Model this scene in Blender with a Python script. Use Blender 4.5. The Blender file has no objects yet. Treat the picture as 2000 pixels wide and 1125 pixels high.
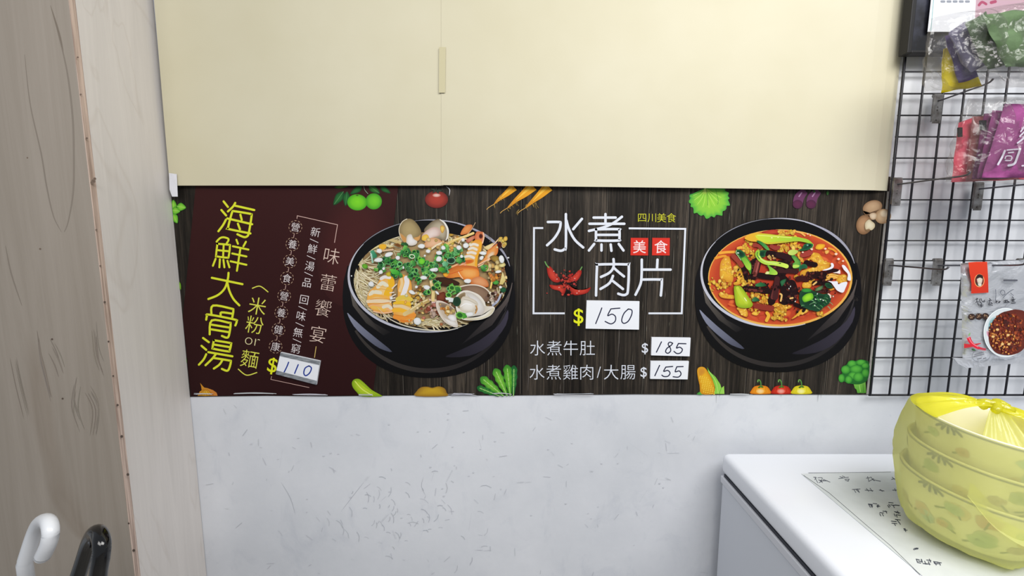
import bpy, bmesh, math, random
from mathutils import Vector, Matrix, noise

S = bpy.context.scene
COL = S.collection
# ------------------------------------------------------------------ camera, world, lamps, exposure
CAMZ = 1.45
F = 850.0
PITCH = math.radians(6.97)
D = 1.107                                   # distance camera -> back wall
cam = bpy.data.cameras.new('camera')
cam.sensor_width = 36.0
cam.lens = F / 2000.0 * 36.0
cam.clip_start = 0.02
camo = bpy.data.objects.new('camera', cam)
camo.location = (0, 0, CAMZ)
camo.rotation_euler = (math.pi / 2 - PITCH, 0, 0)
COL.objects.link(camo)
S.camera = camo

wd = bpy.data.worlds.new('room_light')
wd.use_nodes = True
wd.node_tree.nodes['Background'].inputs[0].default_value = (0.86, 0.92, 1.0, 1)
wd.node_tree.nodes['Background'].inputs[1].default_value = 0.40
S.world = wd


def lamp(name, loc, target, sx, sy, power, col):
    l = bpy.data.lights.new(name, 'AREA')
    l.shape = 'RECTANGLE'
    l.size = sx
    l.size_y = sy
    l.energy = power
    l.color = col
    o = bpy.data.objects.new(name, l)
    o.location = loc
    o.rotation_euler = (Vector(target) - Vector(loc)).to_track_quat('-Z', 'Y').to_euler()
    COL.objects.link(o)


lamp('ceiling_lamp', (0.85, -0.2, 2.6), (0.7, 0.3, 1.0), 1.5, 0.8, 41, (1.0, 0.985, 0.96))
lamp('ceiling_lamp', (-0.5, -0.9, 2.6), (-0.2, 0.4, 1.0), 1.5, 0.7, 23, (1.0, 0.985, 0.96))

S.view_settings.view_transform = 'Standard'
S.view_settings.look = 'None'
S.view_settings.gamma = 1.0
S.view_settings.use_curve_mapping = False
S.view_settings.exposure = -0.08

# ------------------------------------------------------------------ helpers
SP, CP = math.sin(PITCH), math.cos(PITCH)


def ray(px, py):
    a = (px - 1000.0) / F
    b = (562.5 - py) / F
    return (a, CP + b * SP, -SP + b * CP)


def atY(px, py, Y):                          # point of the vertical plane y = Y seen at a pixel of the photo
    r = ray(px, py)
    t = Y / r[1]
    return Vector((r[0] * t, Y, CAMZ + r[2] * t))


def atZ(px, py, z):                          # point of the horizontal plane at height z
    r = ray(px, py)
    t = (z - CAMZ) / r[2]
    return Vector((r[0] * t, r[1] * t, z))


def px_of(X, py, Y):                         # photo column where the world plane x = X meets y = Y on row py
    return 1000.0 + F * X * ray(1000, py)[1] / Y


def lin(c):
    o = []
    for v in c[:3]:
        v = v / 255.0
        o.append(v / 12.92 if v <= 0.04045 else ((v + 0.055) / 1.055) ** 2.4)
    return (o[0], o[1], o[2], 1.0)


def mixc(a, b, t):
    return tuple(a[i] + (b[i] - a[i]) * t for i in range(3))


def jit(c, r, rng):
    k = rng.uniform(-r, r)
    return tuple(max(0, min(255, v + k + rng.uniform(-r, r) * 0.3)) for v in c)


def mat(name, col, rough=0.5, spec=0.5, metal=0.0):
    m = bpy.data.materials.new(name)
    m.use_nodes = True
    p = m.node_tree.nodes['Principled BSDF']
    p.inputs['Base Color'].default_value = lin(col)
    p.inputs['Roughness'].default_value = rough
    p.inputs['Specular IOR Level'].default_value = spec
    p.inputs['Metallic'].default_value = metal
    return m


def nd(m, typ, **kw):
    n = m.node_tree.nodes.new(typ)
    for k, v in kw.items():
        setattr(n, k, v)
    return n


def lk(m, a, b):
    m.node_tree.links.new(a, b)


def noise_tex(m, scale, detail=4, rough=0.6, mscale=(1, 1, 1), coord='Object', loc=(0, 0, 0), dist=0.0):
    tc = nd(m, 'ShaderNodeTexCoord')
    mp = nd(m, 'ShaderNodeMapping')
    mp.inputs['Scale'].default_value = mscale
    mp.inputs['Location'].default_value = loc
    n = nd(m, 'ShaderNodeTexNoise')
    n.inputs['Scale'].default_value = scale
    n.inputs['Detail'].default_value = detail
    n.inputs['Roughness'].default_value = rough
    n.inputs['Distortion'].default_value = dist
    lk(m, tc.outputs[coord], mp.inputs[0])
    lk(m, mp.outputs[0], n.inputs['Vector'])
    return n.outputs['Fac']


def ramp(m, fac, stops):
    r = nd(m, 'ShaderNodeValToRGB')
    e = r.color_ramp.elements
    while len(e) < len(stops):
        e.new(0.5)
    for i, (p, c) in enumerate(stops):
        e[i].position = p
        e[i].color = lin(c)
    lk(m, fac, r.inputs[0])
    return r.outputs[0]


def mixrgb(m, a, b, fac, typ='MIX'):
    n = nd(m, 'ShaderNodeMix', data_type='RGBA', blend_type=typ)
    if isinstance(fac, float):
        n.inputs[0].default_value = fac
    else:
        lk(m, fac, n.inputs[0])
    for i, v in ((6, a), (7, b)):
        if isinstance(v, tuple):
            n.inputs[i].default_value = v
        else:
            lk(m, v, n.inputs[i])
    return n.outputs[2]


def pbsdf(m):
    return m.node_tree.nodes['Principled BSDF']


def bump(m, fac, strength=0.2, dist=0.01):
    b = nd(m, 'ShaderNodeBump')
    b.inputs['Strength'].default_value = strength
    b.inputs['Distance'].default_value = dist
    lk(m, fac, b.inputs['Height'])
    lk(m, b.outputs[0], pbsdf(m).inputs['Normal'])


def mesh_obj(name, verts, faces, m, parent=None, smooth=False):
    me = bpy.data.meshes.new(name)
    me.from_pydata([tuple(v) for v in verts], [], faces)
    me.update()
    if m:
        me.materials.append(m)
    if smooth:
        for p in me.polygons:
            p.use_smooth = True
    o = bpy.data.objects.new(name, me)
    COL.objects.link(o)
    if parent:
        o.parent = parent
        o.matrix_parent_inverse = Matrix.Translation(parent.location).inverted() if parent.rotation_euler[:] == (0, 0, 0) else parent.matrix_basis.inverted()
    return o


def bm_obj(name, bm, m, parent=None, smooth=False):
    me = bpy.data.meshes.new(name)
    bmesh.ops.recalc_face_normals(bm, faces=bm.faces)
    bm.to_mesh(me)
    bm.free()
    me.materials.append(m)
    if smooth:
        for p in me.polygons:
            p.use_smooth = True
    o = bpy.data.objects.new(name, me)
    COL.objects.link(o)
    if parent:
        o.parent = parent
        o.matrix_parent_inverse = parent.matrix_basis.inverted()
    return o


def tag(o, label, cat, group=None):
    o['label'] = label
    o['category'] = cat
    if group:
        o['group'] = group
    return o


def empty(name, loc, label, cat, group=None):
    o = bpy.data.objects.new(name, None)
    o.empty_display_size = 0.05
    o.location = loc
    COL.objects.link(o)
    return tag(o, label, cat, group)


def structure(o):
    o['kind'] = 'structure'
    return o


def box(bm, lo, hi, bev=0.0, seg=3):
    r = bmesh.ops.create_cube(bm, size=1.0)
    vs = r['verts']
    for v in vs:
        v.co = Vector([lo[i] + (v.co[i] + 0.5) * (hi[i] - lo[i]) for i in range(3)])
    if bev > 0:
        es = list({e for v in vs for e in v.link_edges})
        bmesh.ops.bevel(bm, geom=es, offset=bev, segments=seg, affect='EDGES', profile=0.5)


def tube(bm, pts, rad, n=8, cap=True):
    pts = [Vector(p) for p in pts]
    rings = []
    for i, p in enumerate(pts):
        t = (pts[min(i + 1, len(pts) - 1)] - pts[max(i - 1, 0)]).normalized()
        u = t.cross(Vector((0, 0, 1)))
        if u.length < 0.05:
            u = t.cross(Vector((1, 0, 0)))
        u.normalize()
        w = t.cross(u)
        r = rad[i] if isinstance(rad, (list, tuple)) else rad
        rings.append([bm.verts.new(p + (u * math.cos(2 * math.pi * k / n) + w * math.sin(2 * math.pi * k / n)) * r) for k in range(n)])
    for a, b in zip(rings, rings[1:]):
        for k in range(n):
            bm.faces.new((a[k], a[(k + 1) % n], b[(k + 1) % n], b[k]))
    if cap:
        bm.faces.new(rings[0][::-1])
        bm.faces.new(rings[-1])


def catmull(pts, closed, sub=5):
    out = []
    n = len(pts)
    rng = range(n) if closed else range(n - 1)
    for i in rng:
        if closed:
            p0, p1, p2, p3 = (pts[(i + k - 1) % n] for k in range(4))
        else:
            p0 = pts[max(i - 1, 0)]
            p1 = pts[i]
            p2 = pts[i + 1]
            p3 = pts[min(i + 2, n - 1)]
        for k in range(sub):
            t = k / sub
            out.append(tuple(0.5 * (2 * p1[d] + (p2[d] - p0[d]) * t + (2 * p0[d] - 5 * p1[d] + 4 * p2[d] - p3[d]) * t * t + (3 * p1[d] - p0[d] - 3 * p2[d] + p3[d]) * t ** 3) for d in range(len(p1))))
    if not closed:
        out.append(tuple(pts[-1]))
    return out


GLYPHS = {}


def glyph_data(ch, off):
    if (ch, off) in GLYPHS:
        return GLYPHS[(ch, off)]
    c = bpy.data.curves.new('lettering', 'FONT')
    c.body = ch
    c.offset = off
    c.resolution_u = 3
    o = bpy.data.objects.new('lettering', c)
    COL.objects.link(o)
    dg = bpy.context.evaluated_depsgraph_get()
    dg.update()
    me = bpy.data.meshes.new_from_object(o.evaluated_get(dg))
    vs = [(v.co.x, v.co.y) for v in me.vertices]
    fs = [tuple(p.vertices) for p in me.polygons]
    bpy.data.objects.remove(o)
    bpy.data.curves.remove(c)
    bpy.data.meshes.remove(me)
    x0, x1 = min(v[0] for v in vs), max(v[0] for v in vs)
    y0, y1 = min(v[1] for v in vs), max(v[1] for v in vs)
    vs = [(v[0] - (x0 + x1) / 2, v[1] - (y0 + y1) / 2) for v in vs]
    GLYPHS[(ch, off)] = (vs, fs)
    return GLYPHS[(ch, off)]


class Art:
    """A flat print: coloured shapes in photo pixels laid on a real plane, each shape a hair above the last."""

    def __init__(s, fn, step=6e-6, base=0.0, org=(0, 0), sc=1.0):
        s.fn, s.step, s.n = fn, step, base / step
        s.v, s.f, s.c = [], [], []
        s.org, s.sc = org, sc
        s.clip = None

    def frame(s, x0, y0, sc):
        s.org, s.sc = (x0, y0), sc
        return s

    def _add(s, pts, cols, faces, raw=False):
        b = len(s.v)
        s.n += 1
        h = s.n * s.step
        for p, c in zip(pts, cols):
            if not raw:
                p = (s.org[0] + p[0] / s.sc, s.org[1] + p[1] / s.sc)
            if s.clip:
                x0, y0, rx, ry = s.clip
                k = math.hypot((p[0] - x0) / rx, (p[1] - y0) / ry)
                if k > 1:
                    p = (x0 + (p[0] - x0) / k, y0 + (p[1] - y0) / k)
            s.v.append(s.fn(p[0], p[1], h))
            s.c.append(lin(c))
        for f in faces:
            s.f.append(tuple(b + i for i in f))

    def poly(s, pts, col, col2=None, ang=90, smooth=0):
        if smooth:
            pts = catmull(pts, True, smooth)
        if col2:
            ca, sa = math.cos(math.radians(ang)), math.sin(math.radians(ang))
            k = [p[0] * ca + p[1] * sa for p in pts]
            a, b = min(k), max(k)
            cols = [mixc(col, col2, (v - a) / (b - a)) for v in k]
        else:
            cols = [col] * len(pts)
        s._add(pts, cols, [tuple(range(len(pts)))])

    def blob(s, pts, cc, ce, smooth=4, off=(0, 0), mid=0.55):
        """shape shaded from its middle (cc) to its edge (ce)"""
        if smooth:
            pts = catmull(pts, True, smooth)
        n = len(pts)
        cx = sum(p[0] for p in pts) / n + off[0]
        cy = sum(p[1] for p in pts) / n + off[1]
        inner = [(cx + (p[0] - cx) * mid, cy + (p[1] - cy) * mid) for p in pts]
        V = [(cx, cy)] + inner + list(pts)
        C = [cc] + [mixc(cc, ce, 0.25)] * n + [ce] * n
        Fs = []
        for i in range(n):
            j = (i + 1) % n
            Fs.append((0, 1 + i, 1 + j))
            Fs.append((1 + i, 1 + n + i, 1 + n + j, 1 + j))
        s._add(V, C, Fs)

    def ell(s, cx, cy, rx, ry, cc, ce=None, rot=0, n=24, off=(0, 0), mid=0.55):
        r = math.radians(rot)
        pts = [(cx + rx * math.cos(a) * math.cos(r) - ry * math.sin(a) * math.sin(r), cy + rx * math.cos(a) * math.sin(r) + ry * math.sin(a) * math.cos(r)) for a in [2 * math.pi * k / n for k in range(n)]]
        s.blob(pts, cc, ce or cc, 0, off, mid)

    def ring(s, cx, cy, rx, ry, w, col, rot=0, n=24, a0=0.0, a1=360.0, w1=None, col2=None):
        r = math.radians(rot)
        full = abs(a1 - a0) >= 359.9
        V, Fs, C = [], [], []
        m = n if full else n + 1
        for k in range(m):
            u = k / n
            a = math.radians(a0 + (a1 - a0) * u)
            ww = w if w1 is None else w + (w1 - w) * math.sin(math.pi * u)
            for q in (-0.5, 0.5):
                x, y = (rx + q * ww) * math.cos(a), (ry + q * ww) * math.sin(a)
                V.append((cx + x * math.cos(r) - y * math.sin(r), cy + x * math.sin(r) + y * math.cos(r)))
                C.append(mixc(col, col2, u) if col2 else col)
        for k in range(n):
            a, b = 2 * k, 2 * ((k + 1) % m)
            Fs.append((a, b, b + 1, a + 1))
        s._add(V, C, Fs)

    def stroke(s, pts, w, col, smooth=0, cap=True, taper=None, col2=None):
        if smooth and len(pts) > 2:
            pts = catmull(pts, False, smooth)
        V, Fs, C = [], [], []
        n = len(pts)
        for i, p in enumerate(pts):
            a, b = pts[max(i - 1, 0)], pts[min(i + 1, n - 1)]
            dx, dy = b[0] - a[0], b[1] - a[1]
            L = math.hypot(dx, dy) or 1
            k = 1.0
            if 0 < i < n - 1:                       # mitre at corners
                e, f = (p[0] - a[0], p[1] - a[1]), (b[0] - p[0], b[1] - p[1])
                le, lf = math.hypot(*e) or 1, math.hypot(*f) or 1
                t = (e[0] / le + f[0] / lf, e[1] / le + f[1] / lf)
                tl = math.hypot(*t) or 1
                dx, dy, L = t[0], t[1], tl
                c = abs((e[0] * t[0] + e[1] * t[1]) / (le * tl))
                k = min(1.6, 1 / max(c, 0.4))
            u = i / (n - 1)
            ww = w * k * (taper(u) if taper else 1.0)
            nx, ny = -dy / L * ww / 2, dx / L * ww / 2
            V += [(p[0] + nx, p[1] + ny), (p[0] - nx, p[1] - ny)]
            cc = mixc(col, col2, u) if col2 else col
            C += [cc, cc]
        for i in range(n - 1):
            Fs.append((2 * i, 2 * i + 1, 2 * i + 3, 2 * i + 2))
        if cap and not taper:
            for p, q, ccol in ((pts[0], pts[1], col), (pts[-1], pts[-2], col2 or col)):
                a0 = math.atan2(p[1] - q[1], p[0] - q[0])
                b = len(V)
                for k in range(9):
                    a = a0 - math.pi / 2 + math.pi * k / 8
                    V.append((p[0] + math.cos(a) * w / 2, p[1] + math.sin(a) * w / 2))
                    C.append(ccol)
                Fs.append(tuple(range(b, b + 9)))
        s._add(V, C, Fs)

    def strokes(s, L, w, col, smooth=5):
        for p in L:
            s.stroke(p, w, col, smooth)

    def glyph(s, ch, cx, cy, size, col, rot=0, off=0.0, sx=1.0, ske=0.0):
        vs, fs = glyph_data(ch, off)
        r = math.radians(rot)
        V = []
        for x, y in vs:
            x, y = (x + ske * y) * size * sx, -y * size
            V.append((cx + x * math.cos(r) - y * math.sin(r), cy + x * math.sin(r) + y * math.cos(r)))
        s._add(V, [col] * len(V), fs, True)

    def build(s, name, m, parent=None):
        me = bpy.data.meshes.new(name)
        me.from_pydata(s.v, [], s.f)
        ca = me.color_attributes.new('Col', 'FLOAT_COLOR', 'POINT')
        for i, c in enumerate(s.c):
            ca.data[i].color = c
        me.materials.append(m)
        me.update()
        o = bpy.data.objects.new(name, me)
        COL.objects.link(o)
        if parent:
            o.parent = parent
            o.matrix_parent_inverse = parent.matrix_basis.inverted()
        return o


def print_mat(name, rough=0.55, spec=0.25):
    m = mat(name, (128, 128, 128), rough, spec)
    a = nd(m, 'ShaderNodeVertexColor', layer_name='Col')
    lk(m, mixrgb(m, a.outputs[0], (0.88, 0.88, 0.88, 1.0), 1.0, 'MULTIPLY'), pbsdf(m).inputs['Base Color'])
    return m


# ------------------------------------------------------------------ materials
M = {}
m = M['wall'] = mat('white_painted_wall', (216, 219, 224), 0.55, 0.3)
n1 = noise_tex(m, 3.0, 6, 0.65)
c1 = ramp(m, n1, [(0.3, (206, 209, 215)), (0.7, (222, 224, 229))])
n2 = noise_tex(m, 9.0, 5, 0.7, (1, 1, 0.6), dist=0.6)
c2 = ramp(m, n2, [(0.55, (255, 255, 255)), (0.85, (232, 234, 238))])
n3 = noise_tex(m, 60.0, 2, 0.5)
c3 = ramp(m, n3, [(0.18, (225, 227, 232)), (0.26, (255, 255, 255))])
lk(m, mixrgb(m, mixrgb(m, c1, c2, 1.0, 'MULTIPLY'), c3, 0.35, 'MULTIPLY'), pbsdf(m).inputs['Base Color'])
bump(m, noise_tex(m, 90.0, 6, 0.6), 0.06, 0.003)

m = M['dark_wood'] = mat('dark_plank_print', (52, 48, 45), 0.5, 0.15)
n1 = noise_tex(m, 1.0, 8, 0.72, (150, 1, 5.0), dist=0.4)
c1 = ramp(m, n1, [(0.28, (26, 24, 22)), (0.5, (58, 53, 48)), (0.64, (92, 84, 75)), (0.8, (138, 126, 112))])
n2 = noise_tex(m, 1.0, 2, 0.5, (14, 1, 1.4))
c2 = ramp(m, n2, [(0.3, (170, 166, 162)), (0.62, (255, 250, 245))])
tcx = nd(m, 'ShaderNodeTexCoord')
sx = nd(m, 'ShaderNodeSeparateXYZ')
lk(m, tcx.outputs['Object'], sx.inputs[0])
mr = nd(m, 'ShaderNodeMapRange')
mr.inputs['From Min'].default_value = -0.9
mr.inputs['From Max'].default_value = 1.0
lk(m, sx.outputs[0], mr.inputs[0])
PL = [((x - 1000) / 850 * 1.09 + 0.9) / 1.9 for x in (780, 856, 923, 955, 1019.6, 1108, 1143, 1187, 1268, 1345, 1478, 1536, 1640)]
PV = [200, 216, 255, 215, 190, 235, 200, 255, 195, 240, 205, 250, 215, 235]
c4 = ramp(m, mr.outputs[0], [(0.0, (PV[0],) * 3)] + [(p, (v,) * 3) for p, v in zip(PL, PV[1:])])
for q in m.node_tree.nodes:
    if q.type == 'VALTORGB' and len(q.color_ramp.elements) > 8:
        q.color_ramp.interpolation = 'CONSTANT'
lk(m, mixrgb(m, mixrgb(m, c1, c2, 1.0, 'MULTIPLY'), c4, 1.0, 'MULTIPLY'), pbsdf(m).inputs['Base Color'])


def wood(name, lo, hi, streak, sc=(34, 34, 1.3), fig=3.0):
    m = mat(name, hi, 0.5, 0.3)
    n1 = noise_tex(m, 1.0, 7, 0.7, sc, dist=0.8)
    c1 = ramp(m, n1, [(0.3, lo), (0.7, hi)])
    n2 = noise_tex(m, fig, 3, 0.5, (1.6, 1.6, 0.5), dist=1.2)
    w = nd(m, 'ShaderNodeMath', operation='PINGPONG')
    mu = nd(m, 'ShaderNodeMath', operation='MULTIPLY')
    mu.inputs[1].default_value = 5.0
    lk(m, n2, mu.inputs[0])
    lk(m, mu.outputs[0], w.inputs[0])
    w.inputs[1].default_value = 0.5
    c2 = ramp(m, w.outputs[0], [(0.0, streak), (0.07, (255, 255, 255))])
    lk(m, mixrgb(m, c1, c2, 0.5, 'MULTIPLY'), pbsdf(m).inputs['Base Color'])
    bump(m, n1, 0.06, 0.003)
    return m


M['grey_laminate'] = wood('pale_grey_wood_laminate', (208, 202, 197), (220, 214, 209), (242, 239, 236))
M['brown_laminate'] = wood('brown_grey_wood_laminate', (146, 136, 124), (162, 152, 141), (226, 219, 211), (20, 20, 0.8), 1.6)
M['edge_band'] = mat('pinkish_edge_band', (196, 172, 158), 0.5, 0.3)
n1 = noise_tex(M['edge_band'], 1.0, 4, 0.6, (300, 300, 6))
lk(M['edge_band'], ramp(M['edge_band'], n1, [(0.35, (150, 128, 116)), (0.6, (206, 184, 170))]), pbsdf(M['edge_band']).inputs['Base Color'])

m = M['cream'] = mat('cream_paper', (231, 223, 190), 0.5, 0.35)
n1 = noise_tex(m, 2.2, 4, 0.55, (1, 1, 1))
lk(m, ramp(m, n1, [(0.3, (198, 191, 163)), (0.7, (207, 201, 177))]), pbsdf(m).inputs['Base Color'])
bump(m, noise_tex(m, 5.0, 5, 0.6), 0.1, 0.01)
M['tape'] = mat('buff_masking_tape', (194, 186, 152), 0.6, 0.2)
M['white_tape'] = mat('white_cloth_tape', (222, 222, 228), 0.6, 0.2)
bump(M['white_tape'], noise_tex(M['white_tape'], 60, 3), 0.4, 0.004)
M['print'] = print_mat('banner_print', 0.5, 0.12)
M['gloss_print'] = print_mat('pouch_print', 0.35, 0.4)
M['ink'] = print_mat('pen_ink', 0.6, 0.1)
M['paper'] = mat('white_paper', (228, 230, 236), 0.6, 0.2)
bump(M['paper'], noise_tex(M['paper'], 40, 3), 0.15, 0.002)
M['sheet'] = mat('laminated_paper', (208, 213, 214), 0.35, 0.4)
lk(M['sheet'], ramp(M['sheet'], noise_tex(M['sheet'], 6, 4), [(0.35, (194, 199, 200)), (0.65, (216, 220, 222))]), pbsdf(M['sheet']).inputs['Base Color'])
M['grey_tape'] = mat('grey_clear_tape', (128, 132, 136), 0.3, 0.5)
lk(M['grey_tape'], ramp(M['grey_tape'], noise_tex(M['grey_tape'], 1, 3, 0.5, (60, 1, 200)), [(0.35, (104, 108, 114)), (0.65, (150, 154, 158))]), pbsdf(M['grey_tape']).inputs['Base Color'])
M['black_wire'] = mat('black_coated_wire', (18, 18, 26), 0.4, 0.5)
M['steel'] = mat('dull_zinc_steel', (150, 150, 150), 0.42, 0.5, 0.75)
lk(M['steel'], ramp(M['steel'], noise_tex(M['steel'], 45, 4), [(0.35, (108, 103, 98)), (0.65, (158, 157, 156))]), pbsdf(M['steel']).inputs['Base Color'])
M['prong'] = mat('grey_steel_wire', (105, 105, 112), 0.3, 0.5, 0.9)
M['freezer'] = mat('white_enamel', (228, 231, 238), 0.22, 0.5)
bump(M['freezer'], noise_tex(M['freezer'], 60, 2), 0.02, 0.002)
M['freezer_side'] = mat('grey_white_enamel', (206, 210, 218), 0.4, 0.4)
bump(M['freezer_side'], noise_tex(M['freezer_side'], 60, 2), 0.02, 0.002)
M['trim'] = mat('pale_grey_plastic', (205, 207, 214), 0.35, 0.4)
M['gasket'] = mat('dark_rubber_gasket', (58, 60, 68), 0.6, 0.3)
M['white_plastic'] = mat('white_plastic', (226, 228, 232), 0.3, 0.5)
M['black_gloss'] = mat('glossy_black_plastic', (9, 9, 11), 0.12, 0.6)
M['umbrella_white'] = mat('pale_umbrella_cloth', (190, 195, 205), 0.7, 0.2)
M['umbrella_black'] = mat('black_umbrella_cloth', (20, 20, 24), 0.7, 0.2)
M['floor'] = mat('grey_floor_tile', (150, 146, 140), 0.35, 0.4)
lk(M['floor'], ramp(M['floor'], noise_tex(M['floor'], 8, 5), [(0.3, (128, 124, 118)), (0.7, (165, 160, 154))]), pbsdf(M['floor']).inputs['Base Color'])
M['black_board'] = mat('black_board', (24, 25, 31), 0.35, 0.4)
lk(M['black_board'], ramp(M['black_board'], noise_tex(M['black_board'], 14, 4), [(0.4, (20, 20, 24)), (0.7, (62, 64, 78))]), pbsdf(M['black_board']).inputs['Base Color'])
M['board_rim'] = mat('black_frame', (30, 29, 30), 0.5, 0.3)
m = M['foil'] = mat('silver_foil', (206, 208, 214), 0.34, 0.5, 0.55)
bump(m, noise_tex(m, 16, 4, 0.5, (1, 1, 1.3), dist=0.5), 0.6, 0.02)


def cloth(name, col, col2=None):
    m = mat(name, col, 0.75, 0.2)
    n = noise_tex(m, 26, 5, 0.6)
    lk(m, ramp(m, n, [(0.3, col2 or mixc(col, (0, 0, 0), 0.2)), (0.7, col)]), pbsdf(m).inputs['Base Color'])
    bump(m, noise_tex(m, 18, 4), 0.5, 0.012)
    return m


M['purple'] = cloth('purple_cloth', (152, 76, 132))
M['purple_dark'] = cloth('deep_purple_cloth', (132, 62, 112))
M['mauve_brown'] = cloth('brownish_pink_cloth', (170, 98, 100))
M['pink'] = cloth('coral_pink_cloth', (236, 96, 122), (226, 78, 100))
M['lavender'] = cloth('grey_lavender_cloth', (112, 108, 134))
M['violet'] = cloth('violet_cloth', (92, 78, 128))
M['yellow'] = cloth('bright_yellow_cloth', (238, 218, 24), (220, 196, 10))
M['olive'] = cloth('dull_green_cloth', (92, 112, 84))
M['green'] = cloth('moss_green_cloth', (98, 122, 86))
M['tag_black'] = mat('black_tag', (28, 26, 30), 0.6, 0.2)


def film(name, tint, opac, gloss, bscale, dcol=None, rough=0.08, bstr=0.6):
    m = bpy.data.materials.new(name)
    m.use_nodes = True
    nt = m.node_tree
    nt.nodes.remove(pbsdf(m))
    out = nt.nodes['Material Output']
    tr = nd(m, 'ShaderNodeBsdfTransparent')
    tr.inputs[0].default_value = tint
    df = nd(m, 'ShaderNodeBsdfDiffuse')
    df.inputs[0].default_value = dcol or (0.8, 0.8, 0.8, 1)
    tl = nd(m, 'ShaderNodeBsdfTranslucent')
    tl.inputs[0].default_value = dcol or (0.8, 0.8, 0.8, 1)
    gl = nd(m, 'ShaderNodeBsdfGlossy')
    gl.inputs['Roughness'].default_value = rough
    nz = noise_tex(m, bscale, 5, 0.55, (1, 1, 1), dist=1.0)
    b = nd(m, 'ShaderNodeBump')
    b.inputs['Strength'].default_value = bstr
    b.inputs['Distance'].default_value = 0.03
    lk(m, nz, b.inputs['Height'])
    lk(m, b.outputs[0], gl.inputs['Normal'])
    a1 = nd(m, 'ShaderNodeMixShader')
    a1.inputs[0].default_value = 0.5
    lk(m, df.outputs[0], a1.inputs[1])
    lk(m, tl.outputs[0], a1.inputs[2])
    a2 = nd(m, 'ShaderNodeMixShader')
    a2.inputs[0].default_value = opac
    lk(m, tr.outputs[0], a2.inputs[1])
    lk(m, a1.outputs[0], a2.inputs[2])
    a3 = nd(m, 'ShaderNodeMixShader')
    a3.inputs[0].default_value = gloss
    lk(m, a2.outputs[0], a3.inputs[1])
    lk(m, gl.outputs[0], a3.inputs[2])
    lk(m, a3.outputs[0], out.inputs[0])
    return m


M['clear_film'] = film('clear_plastic_film', (0.93, 0.925, 0.92, 1), 0.06, 0.06, 40.0, (0.50, 0.47, 0.45, 1), 0.06, 0.3)
M['yellow_film'] = film('translucent_yellow_film', (0.97, 0.97, 0.64, 1), 0.52, 0.04, 10.0, (0.93, 0.94, 0.44, 1), 0.3, 0.35)
M['yellow_knot'] = film('gathered_yellow_film', (0.9, 0.9, 0.15, 1), 0.62, 0.06, 14.0, (0.90, 0.86, 0.06, 1), 0.2, 0.4)
M['bowl'] = mat('cream_glazed_ceramic', (226, 222, 200), 0.25, 0.5)
M['bowl_print'] = print_mat('bowl_glaze_pattern', 0.25, 0.4)

# ------------------------------------------------------------------ the setting
XL = -0.85
WX0, WX1 = -1.7, 2.2
structure(mesh_obj('wall_back', [(WX0, D, 0), (WX1, D, 0), (WX1, D, 2.7), (WX0, D, 2.7), (WX0, D + 0.1, 0), (WX1, D + 0.1, 0), (WX1, D + 0.1, 2.7), (WX0, D + 0.1, 2.7)],
                   [(0, 1, 2, 3), (5, 4, 7, 6), (4, 0, 3, 7), (1, 5, 6, 2), (3, 2, 6, 7), (4, 5, 1, 0)], M['wall']))
structure(mesh_obj('floor', [(WX0, -2.2, 0), (WX1, -2.2, 0), (WX1, D, 0), (WX0, D, 0)], [(0, 1, 2, 3)], M['floor']))

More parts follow.
